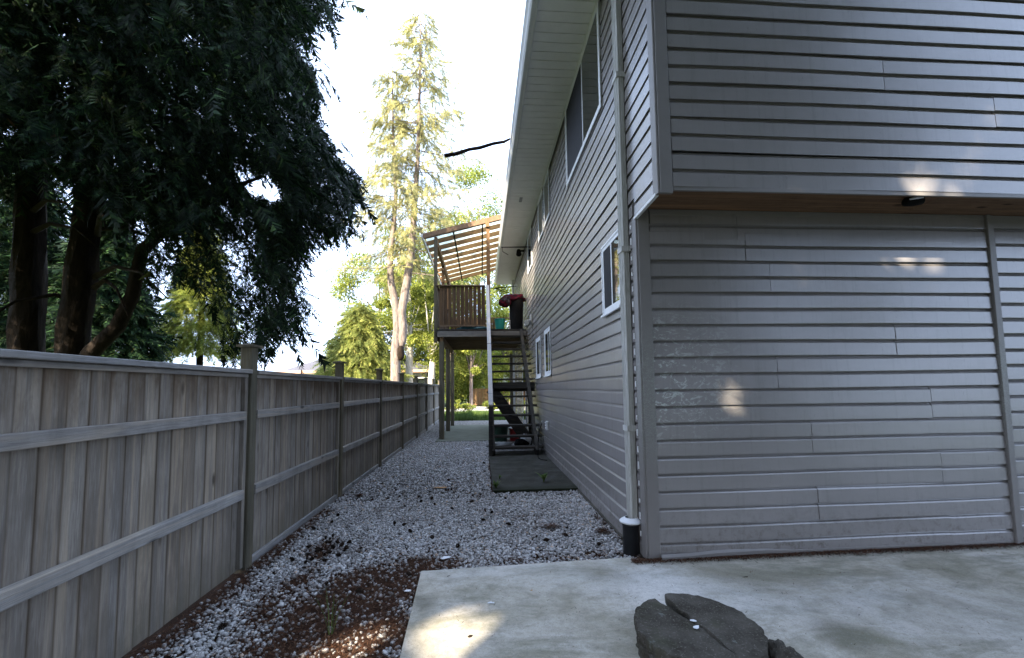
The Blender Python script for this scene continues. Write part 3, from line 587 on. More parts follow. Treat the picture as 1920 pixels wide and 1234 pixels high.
# ------------------------------------------------------------------ stairs
YS = 9.28
st = thing('deck_stairs', 'steep dark wooden staircase climbing to the deck beside the wall', 'stairs', (.8, 11, 0))
NT = 14
for k in range(NT):
    z = .22*(k+1); y = YS+.02+k*.237
    bpart('tread', (.27, 1.345, y, y+.255, z-.046, z), MT['tread'], st, .005)
for x_ in (.245, 1.20):
    V, F = beam((x_, YS+.02, .06), (x_, YD, 3.18), .075, .28); part('stringer', fixn(mk('stringer', V, F, MT['tread'])), st)
bpart('newel_post', (.145, .235, YS-.045, YS+.045, .045, 1.10), MT['tread'], st, .006)
V, F = beam((.195, YS-.06, 1.135), (.2, YD+.02, 4.64), .095, .04); part('handrail', fixn(mk('handrail', V, F, MT['handrail'])), st, label='sloping handrail coloured pale for the sky it reflects')
V, F = beam((.19, YS+.0, .62), (.2, YD+.02, 3.92), .035, .09); part('mid_rail', fixn(mk('mid_rail', V, F, MT['tread'])), st)
for k in range(1, 9):
    y = YS+k*.37; zb = .15+(y-YS)*.93; bpart('baluster', (.175, .215, y-.02, y+.02, zb, zb+.96+.06*k*.3), MT['tread'], st)
bpart('landing_beam', (.22, 1.38, 10.9, 10.95, 1.42, 1.66), MT['tread'], st)
bpart('support_post', (1.21, 1.30, 10.96, 11.05, .03, 1.66), MT['tread'], st)
V, F = beam((.25, 11.3, 1.5), (1.22, 11.1, .1), .05, .3); part('brace', fixn(mk('brace', V, F, MT['tread'])), st)
# things on and under the deck
def bucket(r0, r1, h, n=20): return lathe([(0.001, 0), (r0, .0), (r1, h), (r1+.012, h), (r1+.012, h-.02), (r1-.004, h-.02), (r0-.01, .02), (.001, .02)], n)
b1 = thing('teal_bucket', 'teal plastic bucket at the top of the stairs', 'bucket', (.58, 13.0, 3.293)); part('bucket_body', fixn(mk('bucket_body', *bucket(.13, .165, .36), plain('teal_plastic', (.03, .33, .28), .4, .4, .05).m)), b1, (.58, 13.0, 3.293))
b2 = thing('black_bin', 'tall black bin at the stair top draped with red and black cloth', 'bin', (1.1, 13.0, 3.293)); part('bin_body', fixn(mk('bin_body', *bucket(.19, .23, 1.0), MT['dark'])), b2, (1.1, 13.0, 3.293))
def blob(c, s, seed, n=14, amp=.25):
    r = random.Random(seed); V = []; F = []; ph = [r.uniform(0, 6) for _ in range(6)]
    for i in range(n+1):
        th = math.pi*i/n
        for k in range(2*n):
            f = math.pi*k/n; q = 1+amp*(math.sin(3*f+ph[0])*math.sin(2*th+ph[1])+.5*math.sin(5*f+ph[2]+3*th)+.3*math.sin(7*th+ph[3]+2*f))*math.sin(th)
            V.append((c[0]+s[0]*q*math.sin(th)*math.cos(f), c[1]+s[1]*q*math.sin(th)*math.sin(f), c[2]+s[2]*q*math.cos(th)))
    for i in range(n):
        for k in range(2*n): F.append((i*2*n+k, i*2*n+(k+1) % (2*n), (i+1)*2*n+(k+1) % (2*n), (i+1)*2*n+k))
    return V, F
m = Mat('red_black_cloth', .9, .1); a = m.noise(m.pos(), 6, 4, .6); m.col(m.ramp(a, [(.38, (.008, .008, .012)), (.5, (.10, .006, .02)), (.58, (.012, .012, .015)), (.75, (.16, .12, .14))])); MT['cloth'] = m.m
thing('cloth', 'red and black cloth draped over the tall black bin', 'cloth', (1.02, 12.95, 4.3), me=mk('cloth', *merge([blob((.02, 0, 0), (.33, .22, .13), 3), blob((-.27, -.05, -.12), (.17, .15, .17), 5)]), MT['cloth'], True))
thing('blue_tarp', 'folded blue tarp lying behind the deck railing', 'tarp', (-.3, 13.0, 3.293), me=mk('blue_tarp', *blob((0, 0, .07), (.45, .2, .09), 8), plain('blue_tarp_sheet', (.05, .2, .3), .5, .3, .2).m, True))
thing('dark_green_tub', 'dark green tub on the ground under the stairs', 'tub', (.52, 11.9, .03), me=fixn(mk('dark_green_tub', *bucket(.17, .21, .42), plain('green_tub', (.015, .04, .025), .5, .3, .1).m)))
o = thing('red_bucket', 'red and white bucket among junk under the stairs', 'bucket', (.92, 12.0, .03)); part('bucket_body', fixn(mk('bucket_body', *bucket(.14, .16, .34), plain('red_plastic', (.35, .02, .02), .4, .4, .05).m)), o, (.92, 12.0, .03)); part('lid', fixn(mk('lid', *lathe([(.17, .34), (.17, .37), (.001, .38)], 20), MT['paper'])), o, (.92, 12.0, .03))
for i, (x, y, s, mt, lb, nm) in enumerate([(.45, 10.6, (.3, .12, .07), 'grey', 'grey cloth bundle on the ground under the lowest stairs', 'cloth_bundle'), (.95, 10.4, (.16, .12, .12), 'dark', 'black rubbish bag under the lowest stairs beside the wall', 'rubbish_bag'), (1.12, 10.9, (.13, .1, .15), 'paper', 'crumpled white bag by the wall under the stairs', 'white_bag')]):
    thing(nm, lb, 'rubbish', (x, y, .05), me=mk(nm, *blob((0, 0, s[2]*.8), s, 20+i), MT[mt], True))
V, F = beam((0, 0, .06), (.75, .1, .09), .03, .02); thing('pale_stick', 'pale straight stick lying under the bottom step', 'stick', (.28, 9.9, .04), me=mk('pale_stick', V, F, MT['handrail']))
# rods below the far eave
V, F = merge([tube([(-.25, 0, 0), (.55, .0, .02)], [.018, .018], 8), tube([(-.22, 0, .0), (-.22, 0, -.12), (-.05, 0, -.22)], [.01, .01, .01], 6)])
part('hanging_rod', mk('hanging_rod', V, F, MT['dark']), house, (.85, 12.0, 5.60), 'dark rod mounted under the eave')
V, F = merge([tube([(-.3, 0, .0), (.6, .0, .08)], [.016, .016], 8), tube([(-.25, 0, -.02), (.4, 0, -.25)], [.014, .014], 8), tube([(-.25, 0, -.03), (.0, 0, .06)], [.014, .014], 8)])
part('hanging_rod', mk('hanging_rod', V, F, MT['dark']), house, (.85, 16.5, 5.48))
V, F = beam((1.3, 16.9, .1), (1.3, 16.9, 5.9), .08, .08); part('downspout', fixn(mk('downspout', V, F, MT['vinylwhite'])), house)
# branch lodged in the gutter
V, F = tube([(.56, 7.5, 6.12), (.45, 7.5, 6.06), (.25, 7.5, 6.02), (.0, 7.48, 5.92), (-.2, 7.46, 5.87), (-.42, 7.45, 5.78), (-.64, 7.44, 5.73)], [.016, .024, .026, .03, .03, .036, .034], 9)
for i in range(len(V)): V[i] = tuple(np.array(V[i])+RN.uniform(-.004, .004, 3))
thing('dead_branch', 'dark dead branch sticking out over the white gutter', 'branch', (.5, 7.5, 6.1), me=mk('dead_branch', [Vector(v)-Vector((.5, 7.5, 6.1)) for v in V], F, MT['bark'], True))
# ------------------------------------------------------------------ broken concrete cover on the apron
CC = (1.19, 2.37)
cover = thing('broken_concrete_cover', 'round dark concrete cover broken in two on a low ring', 'concrete cover', (CC[0], CC[1], .035))
def rough_prism(poly, z0, z1, mat, name, tilt=(0, 0), seed=1, undercut=.94):
    r = random.Random(seed); n = len(poly); cx = sum(p[0] for p in poly)/n; cy = sum(p[1] for p in poly)/n; V = []
    rings = [(undercut, z0), (.99, z0+.3*(z1-z0)), (1.0, z1-.012), (.985, z1)]
    js = [r.uniform(-.011, .011) for _ in poly]
    for s, z in rings:
        for (x, y), j in zip(poly, js):
            s2 = s+r.uniform(-.006, .006); xx = cx+(x-cx)*s2+j; yy = cy+(y-cy)*s2
            V.append((xx, yy, z+tilt[0]*(xx-cx)+tilt[1]*(yy-cy)+r.uniform(-.005, .003)))
    F = [(i*n+k, i*n+(k+1) % n, (i+1)*n+(k+1) % n, (i+1)*n+k) for i in range(3) for k in range(n)]
    V.append((cx, cy, z1+tilt[0]*0)); F += [(3*n+k, 3*n+(k+1) % n, len(V)-1) for k in range(n)]
    V.append((cx, cy, z0)); F += [((k+1) % n, k, len(V)-1) for k in range(n)]
    me = fixn(mk(name, V, F, mat)); return me
R0 = .338
def arc(a0, a1, n, R=R0, c=CC): return [(c[0]+R*math.cos(math.radians(a0+(a1-a0)*i/n)), c[1]+R*math.sin(math.radians(a0+(a1-a0)*i/n))) for i in range(n+1)]
crack = [(CC[0]+.02+t*.30, CC[1]+.30-t*.95) for t in (.12, .25, .37, .5, .62)]
# crack runs from the back rim toward the front right
left = arc(118, 262, 34); cr = [(1.262, 2.03), (1.25, 2.10), (1.238, 2.16), (1.232, 2.22), (1.222, 2.28), (1.196, 2.33), (1.19, 2.37), (1.168, 2.42), (1.155, 2.47), (1.128, 2.52), (1.12, 2.57), (1.09, 2.62), (1.075, 2.68)]
right = arc(94, -84, 40)
part('cover_half', rough_prism([p for p in left if True]+cr, .095, .165, MT['oldconc'], 'cover_half', (.02, .03), 3), cover, (0, 0, 0), 'left half of the broken cover')
cr2 = [(1.266, 2.03), (1.254, 2.10), (1.243, 2.16), (1.237, 2.22), (1.228, 2.28), (1.206, 2.33), (1.203, 2.37), (1.187, 2.42), (1.18, 2.47), (1.158, 2.52), (1.158, 2.58), (1.14, 2.64), (1.15, 2.70)]
part('cover_half', rough_prism(right+cr2, .10, .172, MT['oldconc'], 'cover_half', (-.03, .03), 4), cover, (0, 0, 0), 'right half of the broken cover')
part('ring', rough_prism(arc(0, 354, 50, .33, (CC[0]-.0, CC[1]-.02)), .036, .092, MT['oldconc'], 'ring', (0, 0), 5, 1.02), cover)
ch = thing('concrete_chunk', 'broken concrete lumps against the right side of the round cover', 'rubble', (1.58, 2.3, .035))
for i, (x, y, s) in enumerate([(1.545, 2.36, .05), (1.59, 2.28, .055), (1.58, 2.18, .07), (1.53, 2.43, .035)]):
    V, F = blob((0, 0, s*.5), (s*1.0, s*1.1, s*.9), 30+i, 8, .3); part('lump', mk('lump', V, F, MT['oldconc']), ch, (x, y, .035))
# ------------------------------------------------------------------ small litter
def scrap(name, x, y, z, w, l, mat, label, cat, seed, rot=0., group=None):
    r = random.Random(seed); n = 9; V = []; F = []
    for k in range(n):
        a = 2*math.pi*k/n; q = r.uniform(.6, 1.1); px, py = math.cos(a)*w*q, math.sin(a)*l*q; V.append((px*math.cos(rot)-py*math.sin(rot), px*math.sin(rot)+py*math.cos(rot), r.uniform(0, .25)*min(w, l)))
    V.append((0, 0, .3*min(w, l))); F = [(k, (k+1) % n, n) for k in range(n)]; V += [(a, b, c-.003) for a, b, c in V]; F += [(n+1+(k+1) % n, n+1+k, 2*n+1) for k in range(n)]
    return thing(name, label, cat, (x, y, z), group, me=mk(name, V, F, mat))
scrap('paper_scrap', -.32, 3.83, .03, .055, .03, MT['paper'], 'white torn paper on the gravel behind the concrete corner', 'paper', 1)
scrap('paper_scrap', .05, 3.0+.0, .037, .025, .012, MT['paper'], 'tiny white scrap on the bare concrete apron', 'paper', 2)
scrap('paper_scrap', -.55, 3.25, .03, .03, .015, MT['paper'], 'small white scrap beside the left concrete edge', 'paper', 3)
scrap('paper_scrap', -1.2, 6.35, .03, .07, .02, MT['paper'], 'long white paper strip on gravel before the pale wood chip', 'paper', 4, .1)
scrap('paper_scrap', -.33, 10.6, .03, .1, .03, MT['paper'], 'white paper strip on the gravel left of the stair foot', 'paper', 5, .4)
scrap('paper_scrap', 1.165, 2.335, .178, .026, .016, MT['paper'], 'nearer white scrap on the cracked cover', 'paper', 6, .5)
scrap('paper_scrap', 1.18, 2.40, .178, .026, .013, MT['paper'], 'farther white scrap on the cracked cover', 'paper', 7, -.4)
scrap('paper_scrap', -1.62, 8.3, .03, .05, .04, MT['paper'], 'white crumpled wrapper at the foot of the fence', 'paper', 8)
pw = plain('split_wood', (.4, .24, .12), .8, .2, .3, 30).m
scrap('wood_chip', -.63, 6.5, .03, .13, .045, pw, 'pale split wood piece lying on the gravel', 'wood', 9, -.1)
scrap('dead_leaf', -.08, 2.62, .037, .02, .011, MT['cone'], 'dark dead leaf on the sunlit concrete', 'leaf', 10, .5)
scrap('dead_leaf', 2.0, 3.2, .037, .03, .006, MT['cone'], 'dark bark sliver on concrete before the wall', 'leaf', 11, .1)
scrap('dead_leaf', -.27, 3.45, .037, .02, .006, MT['cone'], 'small brown sliver near the back concrete corner', 'leaf', 12, .7)
scrap('dead_leaf', .35, 3.15, .037, .012, .008, pw, 'yellow leaf fragment on middle of the concrete', 'leaf', 13, .7)
rp = plain('rust_needles', (.3, .11, .045), .9, .2, .4, 40).m
for i, (x, y, s, lb) in enumerate([(.72, 4.55, .11, 'rusty needle clump on gravel in front of the garage window'), (1.22, 4.35, .07, 'rusty needle clump against the wall foot by the downspout'), (-1.72, 6.15, .06, 'brown leaf clump against the fence foot')]):
    xx = x+RN.normal(0, s*.5, 420); yy = y+RN.normal(0, s*.35, 420); V, F = needles(420, xx-x, yy-y, RN.uniform(.0, .03, 420), .02, .05, .0022); thing('needle_clump', lb, 'needles', (x, y, .025), me=mk('needle_clump', V, F, MT['needle']))['kind'] = 'stuff'
# cones: individuals sharing one mesh with scales
V = []; F = []
for i in range(7):
    zz = i/6; r = .016*math.sin(.35+zz*2.5); k = 7
    for j in range(k):
        a = 2*math.pi*(j+.5*(i % 2))/k; b = len(V); dx, dy = math.cos(a), math.sin(a)
        V += [(dx*r*.5-dy*.005, dy*r*.5+dx*.005, zz*.04-.02), (dx*r*.5+dy*.005, dy*r*.5-dx*.005, zz*.04-.02), (dx*r*1.25, dy*r*1.25, zz*.04-.013), (dx*r*.5, dy*r*.5, zz*.04-.026)]
        F += [(b, b+1, b+2), (b, b+2, b+3), (b+1, b+3, b+2)]
cme = mk('fallen_cone', V, F, MT['cone'])
spots = [(-1.52, 3.9), (-1.6, 4.05), (-1.45, 4.0), (-1.5, 4.15), (-1.38, 4.1), (-1.3, 4.25), (-1.42, 4.3), (-1.25, 4.05), (-1.55, 4.4), (-1.62, 4.25), (-1.35, 3.85), (-1.5, 3.75), (-1.1, 4.1), (-1.0, 4.9), (-.75, 4.55), (-.85, 4.75), (-.5, 4.4), (-.95, 5.5), (-1.1, 5.7), (-.8, 5.75), (-.7, 5.9), (-.6, 5.6), (-.9, 6.0), (-.75, 6.2), (-.35, 5.4), (-.3, 5.9), (-.1, 5.6), (.0, 4.9), (.15, 5.1), (.3, 4.7), (.55, 4.3), (.8, 4.25), (.9, 4.5), (.65, 4.15), (1.05, 4.0), (1.1, 4.1), (-.2, 4.1), (-.62, 3.5), (-.9, 3.3), (-1.7, 3.1), (-1.6, 2.9), (-1.75, 5.2), (-1.7, 5.0), (-1.8, 4.8), (-.45, 6.4), (-.55, 7.0), (.3, 5.8), (-1.3, 6.8), (-.2, 7.4), (.0, 8.5), (-1.75, 2.6), (-1.2, 3.4)]
CG = {'f': ('small dark cone in the brown debris beside the first tall fence post', 'dark cones beside the first fence post'), 'm': ('small dark cone on open gravel around the pale wood chip', 'dark cones around the pale wood chip'),
      'w': ('small dark cone on gravel between the dark pad and the concrete', 'dark cones between pad and concrete'), 'n': ('small dark cone near the camera left of the concrete edge', 'dark cones left of the concrete edge')}
spots += [(-1.5+random.gauss(0, .16), 4.05+random.gauss(0, .22)) for _ in range(16)]
for i, (x, y) in enumerate(spots):
    g = 'n' if y < 3.7 else ('f' if x < -.97 and y < 4.7 else ('m' if x < -.15 and y > 4.3 else 'w'))
    if x < -.97 and y >= 4.7: g = 'm'
    if -.97 <= x <= -.15 and y <= 4.3: g = 'n'
    o = thing('fallen_cone', CG[g][0], 'cone', (x+random.uniform(-.04, .04), y+random.uniform(-.05, .05), .034), CG[g][1], cme)
    o.rotation_euler = (1.57+random.uniform(-.4, .4), random.uniform(-.4, .4), random.uniform(0, 6.28)); s = random.uniform(.6, 1.35); o.scale = (s, s, s)
# weeds
def weed(x, y, z, n, h, label, name='weed', cat='weed'):
    V = []; F = []
    for i in range(n):
        a = random.uniform(0, 6.28); t = random.uniform(.2, .9); hh = h*random.uniform(.5, 1); b = len(V); w = hh*.09
        p = [Vector((math.cos(a)*hh*t*s*s, math.sin(a)*hh*t*s*s, hh*s*(1-.25*s))) for s in (0, .4, .75, 1)]
        for q, ww in zip(p, (w*.5, w, w*.8, 0.0005)):
            V += [tuple(q+Vector((-math.sin(a), math.cos(a), 0))*ww), tuple(q-Vector((-math.sin(a), math.cos(a), 0))*ww)]
        F += [(b+2*j, b+2*j+1, b+2*j+3, b+2*j+2) for j in range(3)]
    return thing(name, label, cat, (x, y, z), me=mk(name, V, F, MT['weed']))
def stalk(x, y, z, n, h, label, name, cat):
    L = []
    for i in range(n):
        a = random.uniform(0, 6.28); t = random.uniform(.1, .45); hh = h*random.uniform(.5, 1)
        L.append(tube([(math.cos(a)*.01, math.sin(a)*.01, 0), (math.cos(a)*t*hh*.4, math.sin(a)*t*hh*.4, hh*.5), (math.cos(a)*t*hh, math.sin(a)*t*hh, hh)], [.0022, .0018, .0008], 4))
    return thing(name, label, cat, (x, y, z), me=mk(name, *merge(L), MT['weed']))
weed(.2, 6.3, .03, 34, .16, 'low green weed at the front left corner of the dark pad')
weed(.28, 6.9, .04, 20, .1, 'low green weed at the left edge of the dark pad')
weed(.95, 6.6, .045, 26, .2, 'taller green weed growing on the dark pad near the wall')
stalk(-.93, 2.75, .02, 7, .34, 'thin pale grass stalks rising from brown needles near the camera', 'grass_stalk', 'grass')
# ------------------------------------------------------------------ vegetation
# shafts cleared of leaves along sun rays, placing sun spots on wall and ground
def shaft(p, r): return (np.array(p, float), r)
SH = [shaft((4.01, YF, 2.62), .21), shaft((2.88, YF, 2.6), .05), shaft((2.25, YF, 1.5), .035), shaft((2.2, YF, 1.25), .045), shaft((4.1, YU, 3.26), .08), shaft((3.92, YU, 3.12), .06), shaft((4.33, YU, 3.62), .08),
      shaft((-.2, 2.72, .035), .08), shaft((-.08, 2.52, .035), .14), shaft((.05, 2.4, .035), .15), shaft((-.85, 2.6, .0), .09), shaft((-.5, 2.9, 0), .04), shaft((-.7, 3.75, 0), .05), shaft((-.85, 3.9, 0), .04)]
S_ = np.array(SUN)
FL = .985
def open_to_sun(P, extra=0.):
    keep = np.ones(len(P), bool)
    for c, r in SH:
        d = P-c; t = d@S_; q = np.linalg.norm(d-t[:, None]*S_, axis=1); keep &= ~((t > 0) & (q < r+extra) & (RN.random(len(P)) < np.clip(1.25-.55*q/(r+extra), 0, FL)))
    return keep
def rot_rand(n, tilt):
    a = RN.uniform(0, 6.28, n); t = RN.normal(0, tilt, n); return a, t
def leaves(C, size, wide=.42):
    """quads of leaf size at centres C"""
    n = len(C); a = RN.uniform(0, 2*np.pi, n); e = RN.uniform(-1.2, 1.2, n); s = size*RN.uniform(.6, 1.3, n)
    u = np.stack([np.cos(a)*np.cos(e), np.sin(a)*np.cos(e), np.sin(e)], 1); b = RN.normal(0, 1, (n, 3)); v = np.cross(u, b); v /= np.linalg.norm(v, axis=1)[:, None]
    u = u*s[:, None]; v = v*(s*wide)[:, None]
    V = np.stack([C-u*.5, C+v*.5, C+u*.5, C-v*.5], 1).reshape(-1, 3); return V, np.arange(4*n).reshape(-1, 4)
# feathery spray template: in local frame x = along the twig, y = side, z = up
def spray_template(nl=13, L=1.0):
    T = []
    for i in range(nl):
        t = (i+.5)/nl; l = .36*L*(1-.75*t)+.06*L
        for s in (-1, 1):
            bx_, wx = t*L, .019*L; ang = .75
            T.append([(bx_-wx*.8, 0, -.22*t*t*L), (bx_+wx, 0, -.22*t*t*L), (bx_+math.cos(ang)*l, s*math.sin(ang)*l, -.22*t*t*L-.25*l)])
    T.append([(0, -.012, 0), (0, .012, 0), (L, 0, -.22*L)])
    return np.array(T)
TPL = spray_template(17)
def sprays(C, az, pitch, size, roll=None):
    n = len(C); T = TPL.reshape(-1, 3); P = T[None]*np.asarray(size)[:, None, None]*(1+RN.uniform(-.12, .12, (n, len(T), 1)))
    roll = RN.normal(0, .6, n) if roll is None else roll
    cr, sr = np.cos(roll)[:, None], np.sin(roll)[:, None]; y = P[..., 1]*cr-P[..., 2]*sr; z = P[..., 1]*sr+P[..., 2]*cr; x = P[..., 0]
    cp, sp_ = np.cos(pitch)[:, None], np.sin(pitch)[:, None]; x2 = x*cp+z*sp_; z2 = -x*sp_+z*cp
    ca, sa = np.cos(az)[:, None], np.sin(az)[:, None]
    V = np.stack([x2*ca-y*sa, x2*sa+y*ca, z2], -1)+C[:, None]
    k = V.shape[1]; return V.reshape(-1, 3), np.arange(n*k).reshape(-1, 3)
def proj(P):
    """where points fall in the photograph's frame (only used to shape the crown outline)"""
    d = P-np.array([0, 0, 1.5]); z = d@np.array(Fv); return 960+790*(d@np.array(R2))/z, 673.2-790*(d@np.array(U2))/z
def inpoly(x, y, poly):
    c = np.zeros(len(x), bool); n = len(poly)
    for i in range(n):
        x1, y1 = poly[i]; x2, y2 = poly[(i+1) % n]
        with np.errstate(divide='ignore', invalid='ignore'):
            c ^= ((y1 > y) != (y2 > y)) & (x < (x2-x1)*(y-y1)/(y2-y1+1e-9)+x1)
    return c
# --- near cedar clump beyond the fence
CAN = [(-900, -1500), (640, -1500), (665, -60), (640, 20), (610, 40), (575, 60), (580, 110), (608, 140), (600, 200), (612, 250), (640, 290), (665, 320), (690, 345), (680, 385), (655, 400), (670, 425), (625, 440), (600, 470), (570, 480), (560, 520), (585, 600), (560, 640), (530, 630), (515, 660), (480, 690), (440, 660), (430, 590), (400, 530), (390, 560), (330, 520), (320, 540), (285, 480), (240, 410), (190, 350), (120, 320), (60, 330), (-200, 400), (-900, 400)]
HOLES = [((118, 60), 12), ((55, 90), 8), ((55, 20), 8), ((150, 120), 7), ((350, 70), 9), ((370, 90), 7), ((20, 250), 16), ((90, 440), 26), ((100, 340), 16), ((110, 300), 10), ((215, 300), 9), ((265, 420), 12), ((250, 430), 8), ((480, 350), 18), ((510, 365), 14), ((450, 330), 10), ((420, 390), 7), ((130, 165), 12), ((120, 190), 8), ((450, 415), 8), ((245, 255), 5), ((530, 180), 7), ((590, 350), 9), ((440, 250), 5), ((465, 255), 6), ((365, 165), 5), ((30, 330), 10)]
trk = [('t1', [(-8.0, 8.0, 0), (-8.0, 8.0, 2.2), (-8.15, 8.05, 5), (-8.3, 8.1, 8), (-8.3, 8.1, 12.5)], [.27, .22, .2, .15, .04]),
       ('t2', [(-7.5, 8.1, 0), (-7.45, 8.1, 2.2), (-7.2, 8.1, 4.9), (-6.9, 8.0, 8), (-6.6, 8, 12)], [.2, .15, .13, .1, .03]),
       ('t3', [(-6.85, 7.7, 0), (-6.9, 7.6, 2.2), (-6.75, 7.6, 4.9), (-6.3, 7.6, 8), (-6.0, 7.6, 12.5)], [.3, .21, .18, .14, .04])]
lab = ['dark leftmost cedar trunk and crown behind the fence', 'dark slim middle cedar trunk leaning right behind the fence', 'dark cedar with a low curved limb, its drooping crown filling the upper left']
N = 70000
P = np.stack([RN.uniform(-11, -1.3, N), RN.uniform(4.6, 9.4, N), RN.uniform(2.0, 10.5, N)], 1)
px, py = proj(P); edge = RN.normal(0, 6, (2, N))*np.where(RN.random(N) < .16, 4.2, 1); k = inpoly(px+22+edge[0], py+10+edge[1], CAN)
# crown volume: widest around eye-catching height, narrower at the top; sprays gather on branch layers
rad = np.hypot(P[:, 0]+6.6, (P[:, 1]-7.6)*1.2); k &= rad < 5.6-np.clip(P[:, 2]-6.5, 0, 9)*.75
lay = vnoise(P[:, 0]*1.0+P[:, 1]*.7, P[:, 2], 1.5, 21); k &= (lay+RN.random(N)*.55 > .42)
low = (px < 480) & (py > 420); k &= ~(low & (RN.random(N) < .7))
for (hx, hy), hr in HOLES: k &= np.hypot(px-hx, py-hy+12) > hr*1.45
k &= open_to_sun(P, .12)
P = P[k]; n = len(P); az = np.arctan2(P[:, 1]-7.6, P[:, 0]+6.6)+RN.normal(0, .7, n); pitch = np.clip(RN.normal(.75, .35, n), 0, 1.5)
owner = np.where(P[:, 0] < -8.0, 0, np.where(P[:, 0] < -7.0, 1, 2))
def tree(name, label, cat, base, trunk, radii, bmat, crownV, crownF, lmat, limbs=(), group=None, nseg=10):
    t = thing(name, label, cat, base, group)
    ts = np.linspace(0, len(trunk)-1, 22); tp = np.array(trunk, float); ti = np.arange(len(trunk))
    pth = [(np.interp(q, ti, tp[:, 0]), np.interp(q, ti, tp[:, 1]), np.interp(q, ti, tp[:, 2])) for q in ts]; rr_ = [float(np.interp(q, ti, radii)) for q in ts]
    tv, tf = tube(pth, rr_, nseg+4); tv = [(a+rr_[min(i//(nseg+4), 21)]*.13*math.sin(2.5*i+7*c_), b+rr_[min(i//(nseg+4), 21)]*.13*math.cos(3.1*i+5*c_), c_) for i, (a, b, c_) in enumerate(tv)]; L = [(tv, tf)]
    c = Vector(base); tr = part('trunk', mk('trunk', *merge(L), bmat, True), t)
    for q, rr in limbs: part('limb', mk('limb', *tube(q, rr, 7), bmat, True), t)
    for o in t.children: o.location = -c
    if crownV is not None:
        o = part('crown', mk('crown', crownV, crownF, lmat), t); o.location = -c
    return t
limb3 = [([(-6.75, 7.6, 1.9), (-6.35, 7.3, 2.15), (-5.95, 7.3, 2.6), (-5.75, 7.3, 3.1), (-5.55, 7.2, 3.85), (-5.1, 7.1, 4.2), (-4.4, 7.0, 4.7), (-3.5, 6.9, 5.0)], [.13, .12, .11, .10, .09, .08, .05, .02])]
limbs = {0: [], 1: [], 2: limb3}
for q in range(46):
    z = random.uniform(3.0, 10); i = random.choice([0, 1, 2, 2, 2]); a = random.uniform(-1.9, 1.2); l = random.uniform(1.5, 4.6)*(1-.05*z)
    b0 = Vector((-8.1, 8, z) if i == 0 else ((-7.2, 8.1, z) if i == 1 else (-6.6, 7.6, z))); d = Vector((math.cos(a), math.sin(a)*.6, 0))
    pts = [b0, b0+d*l*.3+Vector((0, 0, .1)), b0+d*l*.65+Vector((0, 0, -.1)), b0+d*l+Vector((0, 0, -.6))]
    if pts[-1].x < -1.9 and pts[-1].y > 4.6: limbs[i].append((pts, [.05, .035, .022, .008]))
for i in range(3):
    s = owner == i; sz = RN.uniform(.16, .36, s.sum())*np.where(RN.random(s.sum()) < .12, 1.9, 1); V, F = sprays(P[s], az[s], pitch[s], sz)
    # inner dark leaf mass for body
    C = P[s][RN.random(s.sum()) < .45]; C = np.repeat(C, 8, 0)+RN.normal(0, .14, (8*len(C), 3)); C = C[open_to_sun(C, .05)]
    qx, qy = proj(C); ok = np.ones(len(C), bool)
    for (hx, hy), hr in HOLES: ok &= np.hypot(qx-hx, qy-hy) > hr
    C = C[ok & inpoly(qx, qy, CAN)]
    lv, lf_ = leaves(C, .11, .2); tri = np.vstack([lf_[:, [0, 1, 2]], lf_[:, [0, 2, 3]]])
    tree('cedar_tree', lab[i], 'tree', trk[i][1][0], trk[i][1], trk[i][2], MT['bark'], np.vstack([V, lv]), np.vstack([F, tri+len(V)]), MT['cedarleaf'], limbs[i], 'cedars behind the fence')
# --- generic evergreen of sprays on whorled branches
def evergreen(name, label, cat, base, H, R, n, lmat, bmat, z0=1.0, size=.7, group=None, dens=1.0, mask=None, r0=.16):
    x, y, z = base; t = RN.random(n)**.75; zz = z0+(H-z0)*(1-t)  # more sprays low down
    rr = R*np.clip((H-zz)/(H-z0), 0, 1)**.8*np.sqrt(RN.random(n)); a = RN.uniform(0, 6.28, n)
    C = np.stack([x+rr*np.cos(a), y+rr*np.sin(a), z+zz-rr*.25+.3*np.sin(zz*7)*.3], 1)
    k = (vnoise(a*R*.6+x, zz, .9, 31)+RN.random(n)*.6 > .45/dens); k &= open_to_sun(C, .3)
    if mask is not None: k &= mask(C)
    C, a = C[k], a[k]; V, F = sprays(C, a+RN.normal(0, .5, len(C)), np.clip(RN.normal(.5, .3, len(C)), -.2, 1.3), size*RN.uniform(.6, 1.3, len(C)))
    return tree(name, label, cat, base, [(x, y, z), (x+.05, y, z+H*.5), (x, y, z+H*.97)], [r0, r0*.7, .02], bmat, V, F, lmat, group=group)
# left background evergreens, partly sunlit, seen under the cedar
evergreen('evergreen_tree', 'dark green evergreen behind the curved cedar limb', 'tree', (-13.9, 16.5, 0), 8.5, 2.1, 5200, MT['cedarleaf'], MT['bark'], .6, .8, 'evergreens behind the left cedars')
evergreen('evergreen_tree', 'dark evergreen farthest left beyond the cedar trunks', 'tree', (-17.2, 17, 0), 10.5, 2.4, 4200, MT['cedarleaf'], MT['bark'], .8, .9, 'evergreens behind the left cedars')
evergreen('sunlit_evergreen', 'yellow sunlit evergreen seen through the gap under the cedar crown', 'tree', (-13.4, 21, 0), 9.8, 1.7, 3600, MT['leaf'], MT['bark'], 3.6, .6)
